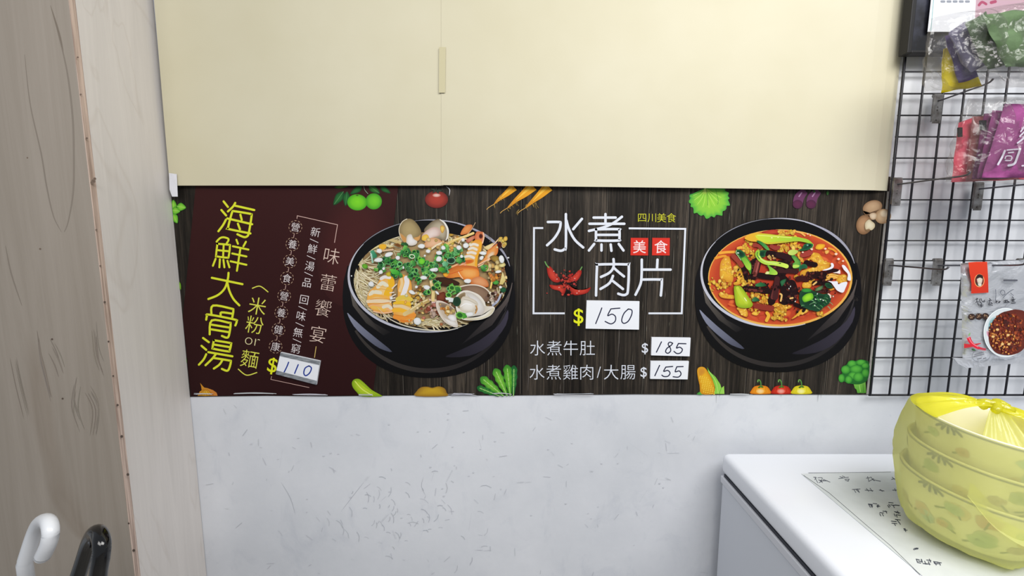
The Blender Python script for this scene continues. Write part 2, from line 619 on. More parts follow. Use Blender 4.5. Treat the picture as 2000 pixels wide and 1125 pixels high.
# scuffs and pen marks on the white wall
wall_art = Art(lambda x, y, h: atY(x, y, D - 0.0002 - h))
rs = random.Random(5)
wall_art.frame(380, 760, 1.923)
G1, G2, G3 = (140, 142, 150), (176, 179, 186), (192, 195, 201)
for p, w, c in [([(655, 327), (640, 345)], 4, G1), ([(638, 347), (600, 395), (550, 460)], 1.6, G2), ([(1068, 190), (1077, 222)], 2, G1), ([(115, 448), (128, 450)], 5, (95, 97, 105)),
                ([(725, 470), (700, 498)], 6, G2), ([(742, 530), (757, 562)], 4, G2), ([(860, 330), (852, 365), (868, 400)], 2, G3), ([(955, 460), (975, 461)], 4, G1),
                ([(1765, 335), (1782, 344)], 7, G1), ([(1745, 341), (1790, 341)], 2, G2), ([(1210, 350), (1235, 350)], 7, G2), ([(1240, 352), (1262, 350)], 3, G2), ([(1055, 606), (1080, 608)], 6, G2), ([(1085, 609), (1115, 606)], 4, G2),
                ([(1768, 195), (1788, 204)], 4, G2), ([(1740, 240), (1750, 241)], 3, G2), ([(1775, 241), (1820, 241)], 3, G2), ([(325, 350), (360, 410), (378, 470)], 2, G3), ([(330, 225), (320, 295)], 1.6, G3),
                ([(945, 350), (968, 305)], 3, G3), ([(780, 540), (765, 575)], 2.5, G2), ([(1485, 310), (1495, 310)], 5, G1), ([(1150, 163), (1165, 165)], 4, G2), ([(1040, 465), (1030, 530)], 2, G3), ([(1340, 235), (1352, 250)], 3, G3),
                ([(1630, 200), (1700, 250)], 1.5, G3), ([(1700, 380), (1670, 425)], 1.8, G3), ([(585, 172), (592, 176)], 5, G2), ([(1094, 264), (1098, 268)], 5, G1), ([(590, 638), (593, 641)], 5, (80, 80, 88)),
                ([(890, 698), (898, 690)], 3, G1), ([(465, 690), (468, 696)], 4, G1), ([(1066, 548), (1080, 550)], 3, G2), ([(690, 575), (705, 580)], 3, G2), ([(900, 310), (890, 345)], 2, G3), ([(1500, 495), (1530, 480)], 2, G3), ([(1120, 330), (1126, 328)], 3, G1), ([(700, 420), (720, 402)], 2.5, G2)]:
    if w < 2.8:
        wall_art.stroke(p, w * 0.8, c, 3, taper=lambda u: math.sin(u * 3.1) + 0.15)
        continue
    for q in range(6):
        ox, oy = rs.uniform(-w, w), rs.uniform(-w, w) * 0.5
        wall_art.stroke([(x + ox + rs.uniform(-2, 2), y + oy + rs.uniform(-1.5, 1.5)) for x, y in p], rs.uniform(0.8, w * 0.35), mixc(c, (200, 203, 209), rs.uniform(0, 0.5)), 3, taper=lambda u: math.sin(u * 3.1) + 0.1)
for i in range(70):
    x, y = rs.gauss(800, 150), rs.gauss(470, 90)
    a = rs.uniform(-0.5, 1.9)
    L = rs.uniform(8, 40)
    wall_art.stroke([(x, y), (x + L * math.cos(a) * 0.5, y + L * math.sin(a) * 0.5), (x + L * math.cos(a + 0.3), y + L * math.sin(a + 0.3))], rs.uniform(0.8, 2.0), jit((198, 201, 207), 6, rs), 2)
for i in range(70):
    x, y = rs.uniform(60, 1900), rs.uniform(60, 690)
    L = rs.uniform(5, 30)
    a = rs.uniform(0, 3.1)
    wall_art.stroke([(x, y), (x + L * math.cos(a), y + L * math.sin(a))], rs.uniform(0.8, 1.5), jit((202, 204, 210), 5, rs))
for i in range(40):
    x, y = rs.uniform(200, 1800), rs.uniform(80, 500)
    wall_art.ell(x, y, rs.uniform(2, 4), rs.uniform(1.5, 3), (236, 238, 242), (196, 198, 206), 0, 8)
structure(wall_art.build('trim_wall_scuffs', M['ink']))

# ------------------------------------------------------------------ cabinet at the left
cab = empty('cabinet', (-1.1, 0.95, 0), 'tall wood-laminate cabinet with brown-grey front and pale side, left of the banner', 'cabinet')
bm = bmesh.new()
box(bm, (XL - 0.018, 0.909, 0.0), (XL, D - 0.001, 2.6), 0.0008, 1)
bm_obj('side_panel', bm, M['grey_laminate'], cab)['label'] = 'pale grey side panel'
bm = bmesh.new()
box(bm, (-1.75, 0.8955, 0.0), (XL - 0.0012, 0.9085, 2.6), 0.0006, 1)
dr = bm_obj('front_panel', bm, M['brown_laminate'], cab)
dr['label'] = 'brown-grey wood-grain front panel'
bm = bmesh.new()
box(bm, (XL - 0.0011, 0.8955, 0.0), (XL + 0.0004, 0.9085, 2.6), 0.0003, 1)
bm_obj('edge_banding', bm, M['edge_band'], dr)
pa = Art(lambda x, y, h: atY(x, y, 0.8953 - h))
rs = random.Random(8)
B1, B2 = (134, 123, 111), (145, 135, 124)
pa.frame(0, 0, 1.876)
pa.stroke([(185, 20), (210, 110), (245, 260), (265, 420), (270, 560), (268, 700), (250, 810), (235, 850)], 5, B2, 5, taper=lambda u: 0.3 + math.sin(u * 3.1))
pa.stroke([(90, 200), (110, 380), (150, 560), (170, 680), (195, 790), (225, 850)], 4, B2, 5, taper=lambda u: 0.2 + math.sin(u * 3.1))
pa.stroke([(20, 900), (40, 1000), (80, 1120)], 4, B2, 4, taper=lambda u: 0.2 + math.sin(u * 3.1))
pa.stroke([(185, 20), (215, 120), (232, 190)], 7, B1, 4, taper=lambda u: math.sin(u * 3.1))
for x, y, r in [(342, 664, 9), (318, 507, 5), (285, 210, 4), (296, 346, 4), (353, 842, 4), (368, 974, 4), (384, 1107, 5), (147, 912, 4), (100, 578, 3), (347, 655, 6), (336, 668, 5)]:
    pa.ell(x, y, r, r * 0.9, (116, 98, 84), (140, 124, 112), 0, 9)
pa.frame(0, 560, 1.99)
for p, w in [([(155, 185), (165, 260), (185, 340), (205, 420)], 9), ([(200, 230), (225, 280), (240, 325)], 7), ([(50, 300), (70, 400), (100, 520)], 5), ([(300, 370), (290, 460), (315, 540)], 6), ([(370, 160), (380, 260), (400, 320)], 5), ([(340, 390), (370, 460), (360, 560)], 7)]:
    for q in range(5):
        ox, oy, ln = rs.uniform(-14, 14), rs.uniform(-30, 30), rs.uniform(0.3, 0.7)
        pa.stroke([(x + ox, y + oy) for x, y in p], w * ln, jit(B2, 6, rs), 5, taper=lambda u: math.sin(u * 3.1) + 0.02)
for x, y, r in [(407, 60, 4), (422, 213, 4), (440, 347, 4), (457, 460, 5), (473, 582, 6), (497, 730, 6), (243, 435, 4), (202, 204, 4), (520, 1025, 6), (500, 920, 4)]:
    pa.ell(x, y, r, r, (84, 72, 64), (120, 106, 96), 0, 9)
pa.build('grain_pattern', M['print'], dr)

# ------------------------------------------------------------------ printed banner
PY = D - 0.0022


def WX(x, y, h):                             # print point on the banner, never past the cabinet's side
    p = atY(x, y, PY - h)
    p.x = max(p.x, XL + 0.0012)
    return p


def quad_board(name, px, Y, th, m, parent=None):
    """thin board whose front face spans four photo points on the plane y = Y"""
    f = [atY(x, y, Y) for x, y in px]
    b = [v + Vector((0, th, 0)) for v in f]
    n = len(f)
    fs = [tuple(range(n))[::-1], tuple(range(n, 2 * n))] + [(i, (i + 1) % n, n + (i + 1) % n, n + i) for i in range(n)]
    return mesh_obj(name, f + b, fs, m, parent)


ban = empty('menu_banner', atY(1030, 772, PY), 'long dark wood-print menu banner with two soup bowls, between cream paper and white wall', 'banner')
edge = [(px_of(XL + 0.0008, 345, PY), 345), (1740, 345), (1732, 420), (1695, 771)]
bot = [(1560, 770.5), (1400, 771), (1240, 770), (1120, 771.5), (980, 772.5), (820, 772), (640, 774), (520, 773), (px_of(XL + 0.0008, 775, PY), 775)]
quad_board('banner_sheet', edge + bot, PY, 0.0015, M['dark_wood'], ban)

a = Art(WX, 6e-6, 2e-5)
for x, w in [(856, 1.6), (1019.6, 2.2), (1345, 2), (1187, 1.3), (955, 1), (1268, 1), (1108, 1.2), (1478, 1.3), (1536, 1), (1640, 1.2), (780, 1.2), (1722, 1.5)]:
    t0, t1 = atY(x, 450, PY), None
    dx = (992 - x) / 7064.0
    L = [(x + dx * (yy - 450), yy) for yy in (366, 470, 570, 670, 769)]
    a.stroke(L, w, (14, 13, 13), 0, False)
    a.stroke([(p[0] - 1.6, p[1]) for p in L], 0.8, (96, 90, 82), 0, False)
rs = random.Random(3)
for i in range(150):
    x = rs.uniform(730, 1725)
    y = rs.uniform(375, 750)
    L = rs.uniform(8, 60)
    dx = (992 - x) / 7064.0
    c = (104, 98, 90) if rs.random() < 0.55 else (26, 24, 23)
    q = rs.uniform(-1.2, 1.2)
    a.stroke([(x, y), (x + dx * L * 0.5 + q, y + L * 0.5), (x + dx * L, y + L)], rs.uniform(0.5, 1.1), jit(c, 12, rs), 0, False, taper=lambda u: math.sin(u * 3.0) + 0.15)
a.build('plank_lines', M['print'], ban)

a = Art(WX, 6e-6, 1.2e-3)
a.poly([(384, 345), (779, 345), (777, 372), (728, 771.5), (640, 773), (520, 772), (373, 773.5), (357, 620)], (58, 27, 27), (44, 18, 19), 90)
a.ell(690, 480, 70, 120, (72, 33, 32), (56, 26, 26), 10, 30)
a.build('brown_panel', M['print'], ban)['label'] = 'dark brown slanted panel behind yellow lettering'
HB = 1.25e-3

YEL = (226, 232, 54)
a = Art(WX, 6e-6, HB)
a.frame(320, 350, 5.115)
a.strokes([[(597, 222), (640, 277)], [(575, 308), (622, 362)], [(620, 405), (590, 460), (545, 520)], [(713, 237), (690, 275), (640, 322)], [(700, 262), (903, 308)],
           [(695, 318), (845, 342), (872, 352), (876, 372), (850, 530), (835, 568), (800, 578), (735, 550)], [(695, 318), (680, 335), (642, 480), (650, 498), (865, 542)], [(635, 392), (882, 450)],
           [(765, 355), (778, 405)], [(740, 445), (760, 500)]], 21, YEL, 4)
a.strokes([[(527, 624), (560, 590), (595, 580), (640, 592), (645, 612), (628, 640)], [(535, 645), (645, 655), (660, 668), (648, 770), (632, 784), (535, 772), (522, 760), (535, 645)],
           [(598, 650), (592, 775)], [(527, 708), (655, 720)], [(517, 795), (490, 865)], [(560, 800), (555, 880)], [(595, 805), (605, 880)], [(635, 815), (655, 880)],
           [(725, 605), (740, 645)], [(820, 625), (795, 670)], [(690, 670), (845, 703)], [(683, 742), (825, 772)], [(667, 820), (825, 855)], [(765, 690), (730, 915)]], 19, YEL, 3)
a.frame(0, 0, 1)
a.strokes([[(413.8, 542.6), (473.5, 555)], [(446.3, 533), (445, 545), (439, 563), (426, 576), (407, 584)], [(444, 552), (448, 568), (456, 584), (467.5, 596.4)]], 4.1, YEL, 5)
a.frame(320, 560, 4.892)
a.strokes([[(455, 268), (470, 180), (640, 208), (664, 226), (652, 300)], [(543, 272), (552, 245), (650, 257)], [(405, 315), (412, 280), (432, 266), (670, 312), (696, 330), (683, 370)],
           [(438, 455), (458, 322), (615, 343), (638, 358), (622, 465), (600, 487), (555, 470)], [(452, 362), (625, 390)], [(446, 406), (620, 434)],
           [(375, 490), (430, 530)], [(360, 565), (405, 603)], [(405, 645), (380, 695), (335, 745)],
           [(478, 512), (625, 536), (642, 550), (628, 608), (612, 618), (480, 594), (466, 580), (478, 512)], [(475, 552), (628, 577)], [(425, 625), (655, 665)],
           [(500, 640), (460, 690), (398, 750)], [(470, 680), (620, 704), (640, 718), (622, 785), (600, 803), (555, 785)], [(560, 700), (530, 745), (478, 782)]], 20, YEL, 4)
a.build('title_lettering', M['print'], ban)['label'] = 'yellow seafood soup title lettering'

a = Art(WX, 6e-6, HB)
R = 10
PALE, PINK, PYEL = (236, 226, 226), (214, 178, 168), (226, 226, 90)
a.stroke([(493, 563), (507.7, 559), (523.3, 570)], 2, PYEL, 6)
for ch, x, y, sz in [('米', 503, 597.8, 37), ('粉', 497.4, 634.6, 37), ('麵', 487.6, 701, 37)]:
    a.glyph(ch, x, y, sz, PYEL, R, -0.006)
a.glyph('or', 492.7, 667.3, 33, (232, 222, 170), R, -0.02)
a.stroke([(465.5, 721), (481.5, 732.7), (501.5, 727.6)], 2, PYEL, 6)
a.glyph('$', 532, 715, 40, (232, 236, 40), R, 0.006)
cir = [('營', 577, 443.5), ('養', 571.2, 477), ('美', 566.3, 510.3), ('食', 560.5, 543.5), ('營', 555, 578), ('養', 549.4, 610.7), ('健', 543.8, 643.8), ('康', 538.3, 677)]
for i, (ch, x, y) in enumerate(cir):
    for k in range(11):
        a.ring(x, y, 12.6, 12.6, 0.9, (200, 168, 140), 0, 4, k * 32.7, k * 32.7 + 18)
    a.glyph(ch, x, y, 18.5, PALE, R, -0.006)
    if i < 7:
        x2, y2 = cir[i + 1][1:]
        a.stroke([(x + (x2 - x) * 0.41, y + (y2 - y) * 0.41), (x + (x2 - x) * 0.6, y + (y2 - y) * 0.6)], 1, PINK)
for ch, x, y in [('新', 616.2, 453.2), ('鮮', 610.3, 486.3), ('湯', 605, 519.7), ('品', 599.6, 552.3), ('回', 593.9, 585.6), ('味', 588.2, 617.2), ('無', 582.3, 649.3), ('窮', 577.6, 680.6)]:
    a.glyph(ch, x, y, 20, PALE, R, -0.006)
for x, y in [(613.3, 470.2), (607.4, 502.9), (602.5, 535.3), (590.9, 602), (585.3, 633.6), (580, 665.3)]:
    a.stroke([(x - 7.5, y - 3.6), (x + 8, y + 3.6)], 1.1, PALE)
for ch, x, y in [('味', 648, 500), ('蕾', 641, 552), ('饗', 631, 602), ('宴', 621, 653)]:
    a.glyph(ch, x, y, 35, (226, 200, 186), R, -0.012)
a.stroke([(617.4, 677), (614.3, 698)], 1.3, (220, 190, 110))
a.stroke([(580, 427.2), (580.6, 421.4), (659.2, 439), (653.3, 474.1)], 1.2, PINK, 0, False)
a.stroke([(530.5, 734.8), (529, 741), (604, 757)], 0.9, PINK, 0, False)
a.build('slogan_lettering', M['print'], ban)['label'] = 'small pale and yellow slogan lettering'

WHT = (226, 230, 240)
a = Art(WX, 6e-6, HB)
a.frame(1000, 360, 4.892)
a.strokes([[(515, 285), (515, 585), (502, 618), (465, 635), (408, 622)], [(343, 360), (445, 360), (464, 372), (450, 440), (400, 520), (335, 582)], [(668, 330), (585, 428)], [(520, 345), (545, 430), (600, 530), (680, 603)],
           [(780, 318), (990, 318)], [(893, 285), (893, 370)], [(740, 377), (1073, 377)], [(1050, 310), (960, 375), (860, 415), (735, 445)],
           [(803, 430), (1010, 428), (1026, 442), (1026, 520), (1010, 537), (820, 537), (803, 522), (803, 430)], [(815, 483), (1020, 483)],
           [(785, 570), (735, 632)], [(855, 575), (855, 632)], [(943, 575), (950, 635)], [(1020, 570), (1065, 632)],
           [(970, 715), (970, 790), (930, 845), (850, 885)], [(803, 1062), (812, 790), (828, 766), (1090, 765), (1116, 782), (1108, 1010), (1092, 1050), (1060, 1058), (1015, 1045)],
           [(975, 800), (1020, 840), (1070, 880)], [(965, 875), (930, 945), (845, 1000)], [(965, 925), (1060, 1000)],
           [(1240, 720), (1238, 880), (1225, 960), (1180, 1055)], [(1390, 720), (1385, 812)], [(1240, 815), (1515, 815)], [(1240, 910), (1410, 910), (1432, 925), (1422, 1062)]], 24, WHT, 4)
a.build('title_lettering', M['print'], ban)['label'] = 'large white boiled-meat title lettering'


def part(name, fill, lab=None):
    p = Art(WX, 6e-6, HB)
    fill(p)
    o = p.build(name, M['print'], ban)
    if lab:
        o['label'] = lab


part('title_frame', lambda p: p.stroke([(1061, 445.4), (1043, 445.4), (1042, 612), (1103, 612)], 3.6, WHT, 0, False), 'white line bracket left of the dish title')
part('title_frame', lambda p: p.stroke([(1228, 446), (1338.5, 447), (1331.5, 612), (1266.5, 612)], 3.6, WHT, 0, False), 'white line bracket right of the dish title')
RED = (214, 54, 42)
for x, ch in ((1249, '美'), (1291, '食')):
    def seal(p):
        p.poly([(x - 17, 464.5), (x + 17.3, 464.8), (x + 16.8, 499), (x - 17.5, 498.6)], RED)
        p.glyph(ch, x, 482, 27, (244, 226, 226), 0, 0.004)
    part('red_seal', seal, 'small red square seal')
part('subtitle_lettering', lambda p: [p.glyph(ch, 1254 + i * 19.1, 425.3, 19.5, (216, 214, 60), 0, -0.008) for i, ch in enumerate('四川美食')], 'small yellow lettering above the frame')
part('dish_name_lettering', lambda p: [p.glyph(ch, 1050 + i * 32.4, 679.8, 32, WHT, 0, -0.008) for i, ch in enumerate('水煮牛肚')])
part('dish_name_lettering', lambda p: [p.glyph(ch, x, 727, 32, WHT, 0, -0.008) for x, ch in ((1049, '水'), (1081.3, '煮'), (1114.5, '雞'), (1146, '肉'), (1169.7, '/'), (1193.7, '大'), (1226.5, '腸'))])
part('dollar_sign', lambda p: p.glyph('$', 1259.7, 681, 27, WHT, 0, 0.006))
part('dollar_sign', lambda p: p.glyph('$', 1257.2, 728, 27, WHT, 0, 0.006))
part('dollar_sign', lambda p: p.glyph('$', 1130, 619.5, 41, (232, 236, 40), 0, 0.008), 'yellow dollar sign')


# ---- pictures of vegetables
def leaf(a, x0, y0, x1, y1, w, c0, c1, vein=None):
    dx, dy = x1 - x0, y1 - y0
    L = math.hypot(dx, dy)
    nx, ny = -dy / L * w, dx / L * w
    pts = [(x0, y0), (x0 + dx * 0.3 + nx, y0 + dy * 0.3 + ny), (x0 + dx * 0.65 + nx * 0.8, y0 + dy * 0.65 + ny * 0.8), (x1, y1), (x0 + dx * 0.65 - nx * 0.8, y0 + dy * 0.65 - ny * 0.8), (x0 + dx * 0.3 - nx, y0 + dy * 0.3 - ny)]
    a.blob(pts, c0, c1, 3)
    if vein:
        a.stroke([(x0, y0), (x0 + dx * 0.9, y0 + dy * 0.9)], max(0.6, w * 0.12), vein)


def vegs():
    V = []
    a = Art(WX, 6e-6, HB)
    a.frame(320, 350, 5.115)
    for p in [(95, 300, 95, 205, 32), (130, 270, 222, 285, 38), (75, 310, 165, 320, 36), (85, 345, 135, 440, 34)]:
        leaf(a, *p, (150, 218, 70), (74, 160, 44), (170, 226, 110))
    a.frame(0, 0, 1)
    V.append(('leaf_picture', a, 'bright green leaf sprig picture at left edge'))
    a = Art(WX, 6e-6, HB)
    leaf(a, 346, 548, 353, 566, 4, (150, 200, 60), (90, 150, 40))
    V.append(('leaf_picture', a, 'tiny leaf tip picture at left edge'))
    a = Art(WX, 6e-6, HB)
    leaf(a, 360, 696, 364, 712, 3, (120, 190, 60), (70, 130, 40))
    V.append(('leaf_picture', a, 'small leaf tip picture low on the left edge'))
    a = Art(WX, 6e-6, HB)
    a.poly([(386, 773), (390, 765), (394, 762), (393, 755), (391, 748), (396, 754), (399, 757), (405, 758), (416, 762), (423, 767), (425, 773)], (214, 150, 40), (206, 128, 60), 0)
    a.blob([(390, 772.5), (394, 765), (402, 761), (410, 765), (412, 772.5)], (236, 190, 60), (204, 140, 30), 2)
    for x in (394, 399, 404, 410, 417):
        a.stroke([(396 + (x - 396) * 0.4, 760), (x, 772)], 0.7, (150, 90, 30))
    V.append(('onion_picture', a, None))
    a = Art(WX, 6e-6, HB)
    a.frame(640, 360, 4.892)
    DG, DG2 = (46, 110, 52), (24, 66, 36)
    for p in [(205, 95, 215, 95, 0)]:
        pass
    leaf(a, 150, 70, 55, 200, 38, DG, DG2, (90, 140, 90))
    leaf(a, 185, 70, 170, 210, 32, DG, DG2, (70, 130, 80))
    leaf(a, 330, 20, 215, 95, 28, DG, DG2)
    leaf(a, 390, 10, 500, 90, 32, (66, 124, 50), DG2, (90, 150, 90))
    leaf(a, 500, 20, 600, 85, 24, DG, DG2)
    leaf(a, 60, 30, 200, 20, 14, (84, 110, 40), DG2)
    a.stroke([(345, 20), (355, 55), (385, 90)], 4, (150, 180, 150), 3)
    a.ell(440, 163, 78, 77, (118, 206, 50), (62, 150, 40), 0, 28, (10, -6))
    a.ell(282, 172, 95, 77, (126, 214, 44), (70, 164, 38), 4, 30, (4, -6))
    a.ell(282, 105, 14, 6, (60, 70, 30), (80, 120, 40))
    V.append(('lime_picture', a, 'two green limes with leaves picture'))
    a = Art(WX, 6e-6, HB)
    a.frame(640, 360, 4.892)
    a.ell(1040, 145, 110, 82, (178, 66, 54), (112, 42, 38), 0, 30, (0, -10))
    a.ell(1040, 105, 40, 18, (226, 196, 186), (184, 92, 80), 0, 18)
    for p in [(1040, 60, 980, 40, 12), (1040, 60, 1100, 60, 12), (1040, 50, 1060, 90, 12), (1040, 50, 1000, 85, 10)]:
        leaf(a, *p, (60, 70, 60), (34, 46, 38))
    a.stroke([(1130, 20), (1165, 50), (1160, 110)], 8, (214, 214, 220), 5, taper=lambda u: math.sin(u * 3.1))
    V.append(('tomato_picture', a, 'dull red tomato picture'))
    a = Art(WX, 6e-6, HB)
    a.frame(640, 360, 4.892)
    OR = [((2110, 20), (1960, 160), (1890, 225), 90), ((1960, 15), (1800, 150), (1720, 225), 90), ((1780, 25), (1640, 140), (1590, 190), 70)]
    for p0, p1, p2, w in OR[::-1]:
        a.stroke([p0, ((p0[0] + p1[0]) / 2, (p0[1] + p1[1]) / 2 + 5), p1, p2], w, (240, 172, 44), 5, taper=lambda u: 1.15 - u * 1.05, col2=(206, 134, 34))
        a.stroke([(p0[0] - 18, p0[1] + 6), p1], w * 0.3, (248, 196, 74), 5, taper=lambda u: 1.1 - u)
        a.stroke([p2, (p2[0] - 50, p2[1] + 30), (p2[0] - 70, p2[1] + 50)], 5, (226, 176, 96), 4)
    rs = random.Random(2)
    for x, y in [(1640, 140), (1600, 180), (1760, 180), (1720, 220), (1800, 155), (1900, 190), (1830, 240), (1660, 100), (1960, 165), (1990, 175)]:
        for k in range(3):
            an = rs.uniform(0.3, 2.4)
            L = rs.uniform(30, 60)
            a.stroke([(x, y), (x + L * 0.5 * math.cos(an) - 8, y + L * 0.5 * math.sin(an)), (x + L * math.cos(an) * 0.9, y + L * math.sin(an))], 2.6, (170, 140, 74), 3)
    V.append(('carrot_picture', a, 'orange ginseng-like roots picture'))
    a = Art(WX, 6e-6, HB)
    a.frame(640, 560, 4.892)
    a.blob([(232, 915), (255, 885), (300, 882), (350, 920), (420, 985), (500, 1030), (512, 1048), (330, 1048), (280, 1010), (240, 960)], (190, 214, 50), (130, 166, 30), 3)
    a.stroke([(262, 905), (330, 980), (430, 1040)], 10, (224, 236, 110), 4)
    a.stroke([(285, 890), (370, 965), (480, 1040)], 6, (140, 180, 40), 4)
    V.append(('cucumber_picture', a, None))
    a = Art(WX, 6e-6, HB)
    a.frame(640, 560, 4.892)
    a.blob([(845, 1046), (850, 1000), (890, 962), (950, 955), (1000, 965), (1060, 952), (1115, 970), (1135, 1010), (1132, 1046)], (206, 166, 44), (150, 110, 40), 3)
    for p in [((1150, 1030), (1280, 1018), (1420, 1040)), ((1200, 1020), (1300, 1028), (1400, 1022)), ((1180, 1038), (1330, 1032), (1440, 1044))]:
        a.stroke(list(p), 4, (190, 190, 196), 3)
    V.append(('potato_picture', a, None))
    a = Art(WX, 6e-6, HB)
    a.frame(640, 560, 4.892)
    rs = random.Random(4)
    for (x0, y0, x1, y1, w, c0, c1) in [(1775, 1042, 1780, 755, 36, (52, 128, 62), (30, 92, 46)), (1640, 1044, 1430, 960, 32, (54, 130, 58), (32, 98, 48)), (1745, 1042, 1712, 750, 44, (118, 192, 58), (52, 128, 44)), (1715, 1042, 1598, 785, 44, (134, 202, 62), (58, 136, 46)), (1680, 1044, 1465, 868, 44, (126, 198, 62), (54, 132, 46))]:
        n = 9
        dx, dy = x1 - x0, y1 - y0
        L = math.hypot(dx, dy)
        ux, uy = -dy / L, dx / L
        lft, rgt = [], []
        for i in range(n):
            t = i / (n - 1)
            ww = w * (0.18 + 0.82 * math.sin(min(1, t * 1.15) * math.pi * 0.62)) * (1.0 if i % 2 else 0.8)
            if i == n - 1:
                ww *= 0.4
            lft.append((x0 + dx * t + ux * ww, y0 + dy * t + uy * ww))
            rgt.append((x0 + dx * t - ux * ww, y0 + dy * t - uy * ww))
        a.blob(lft + rgt[::-1], c0, c1, 3)
        a.stroke([(x0, y0), (x0 + dx * 0.88, y0 + dy * 0.88)], 7, (176, 220, 130))
        for t in (0.3, 0.45, 0.6, 0.75):
            for sg in (-1, 1):
                a.stroke([(x0 + dx * t, y0 + dy * t), (x0 + dx * (t + 0.12) + sg * ux * w * 0.6, y0 + dy * (t + 0.12) + sg * uy * w * 0.6)], 2.6, (86, 160, 60))
    V.append(('lettuce_picture', a, 'upright green lettuce leaves picture beside larger bowl'))
    a = Art(WX, 6e-6, HB)
    a.frame(1330, 360, 4.878)
    a.blob([(80, 120), (95, 90), (180, 90), (220, 40), (240, 30), (300, 200), (150, 230), (100, 180)], (48, 138, 70), (38, 118, 60), 3)
    cx, cy = 235, 40
    pts = [(225, 40)]
    for i in range(34):
        t = i / 33
        an = math.radians(168 - t * 176)
        r = (170 + 80 * math.sin(t * math.pi)) * (1.0 + 0.05 * math.sin(i * 2.3) + 0.03 * math.sin(i * 5.1)) * (1.0 + 0.12 * math.sin(t * 3.1))
        pts.append((cx + 20 + r * math.cos(an) * 0.98, max(42, cy + 30 + r * math.sin(an) * 0.88)))
    pts += [(420, 42), (320, 36)]
    a.blob(pts, (150, 206, 66), (74, 166, 64), 4, (0, -30), 0.7)
    for i in range(16):
        an = math.radians(160 - i * 9.4)
        r = 140 + 45 * math.sin(i / 15 * math.pi)
        a.stroke([(cx, cy), (cx + 14 + 0.5 * r * math.cos(an), cy + 14 + 0.5 * r * math.sin(an)), (cx + 16 + r * math.cos(an), max(48, cy + 24 + r * 0.86 * math.sin(an)))], 4, (122, 190, 56) if i % 2 else (186, 226, 100), 3)
    a.poly([(205, 95), (222, 40), (240, 36), (242, 90)], (206, 226, 130), (160, 206, 70), 90)
    a.stroke([(240, 45), (255, 130), (255, 200)], 4, (60, 130, 50), 3)
    a.stroke([(330, 45), (355, 150), (350, 190)], 4, (70, 140, 54), 3)
    V.append(('cabbage_leaf_picture', a, 'frilly bright green leaf picture at top edge'))
    a = Art(WX, 6e-6, HB)
    a.frame(1330, 360, 4.878)
    for x in (0, 128):
        a.stroke([(1185 + x, 62), (1130 + x, 120), (1112 + x, 185)], 95, (104, 58, 92), 6, taper=lambda u: 0.62 + 0.4 * math.sin(u * 2.2))
        a.ell(1112 + x, 190, 48, 42, (92, 44, 72), (74, 40, 62), 0, 22)
        a.stroke([(1150 + x, 80), (1125 + x, 115)], 12, (166, 128, 160), 3)
    leaf(a, 1400, 62, 1395, 105, 14, (70, 120, 60), (44, 80, 40))
    leaf(a, 1260, 60, 1280, 75, 12, (60, 100, 50), (44, 80, 40))
    V.append(('eggplant_picture', a, 'two dull purple eggplants picture'))
    a = Art(WX, 6e-6, HB)
    a.frame(1330, 360, 4.878)
    a.ell(1825, 220, 95, 66, (196, 164, 130), (140, 108, 80), -18, 30, (6, -14))
    a.blob([(1735, 250), (1760, 285), (1820, 270), (1890, 240), (1850, 290), (1760, 296)], (110, 84, 62), (120, 92, 68), 3)
    a.ell(1925, 305, 78, 70, (206, 178, 144), (160, 126, 92), -20, 28)
    a.ell(1935, 280, 44, 40, (232, 214, 186), (190, 160, 126), 0, 22)
    a.blob([(1795, 290), (1830, 270), (1865, 285), (1855, 330), (1815, 335)], (224, 204, 178), (180, 150, 120), 3)
    a.ell(1745, 385, 75, 94, (182, 142, 106), (122, 90, 64), 12, 30, (-10, -16))
    a.ell(1785, 395, 40, 62, (150, 120, 88), (120, 94, 70), 14, 24)
    a.blob([(1755, 370), (1790, 335), (1815, 350), (1845, 375), (1845, 410), (1815, 438), (1790, 425), (1760, 428)], (230, 220, 192), (196, 180, 146), 3)
    V.append(('mushroom_picture', a, 'three brown mushrooms picture'))
    a = Art(WX, 6e-6, HB)
    a.frame(1330, 560, 4.878)
    leaf(a, 150, 1022, 260, 1000, 16, (90, 170, 70), (60, 140, 56))
    a.blob([(155, 790), (180, 765), (225, 770), (270, 830), (310, 910), (325, 985), (318, 1021), (195, 1021), (178, 940), (160, 860)], (236, 184, 44), (206, 140, 30), 3)
    a.blob([(158, 800), (180, 768), (222, 774), (240, 810), (200, 850), (168, 860)], (206, 140, 50), (226, 166, 44), 3)
    for i in range(9):
        for k in range(6):
            x = 182 + k * 20 + i * 4.5 + (i % 2) * 9 - (9 - i) * 2
            y = 850 + i * 19 + k * 4
            if 172 + i * 5 < x < 262 + i * 9:
                a.ell(x, y, 9, 7.5, (250, 212, 80), (216, 160, 34), 0, 9)
    a.poly([(250, 768), (275, 810), (330, 860), (375, 930), (385, 965), (410, 945), (414, 1021), (318, 1021), (326, 960), (300, 880), (262, 815)], (110, 190, 60), (160, 214, 90), 20)
    a.stroke([(262, 800), (330, 900), (355, 1018)], 5, (190, 226, 120), 4)
    a.stroke([(385, 965), (365, 1018)], 4, (80, 150, 50))
    V.append(('corn_picture', a, None))
    a = Art(WX, 6e-6, HB)
    a.frame(1330, 560, 4.878)
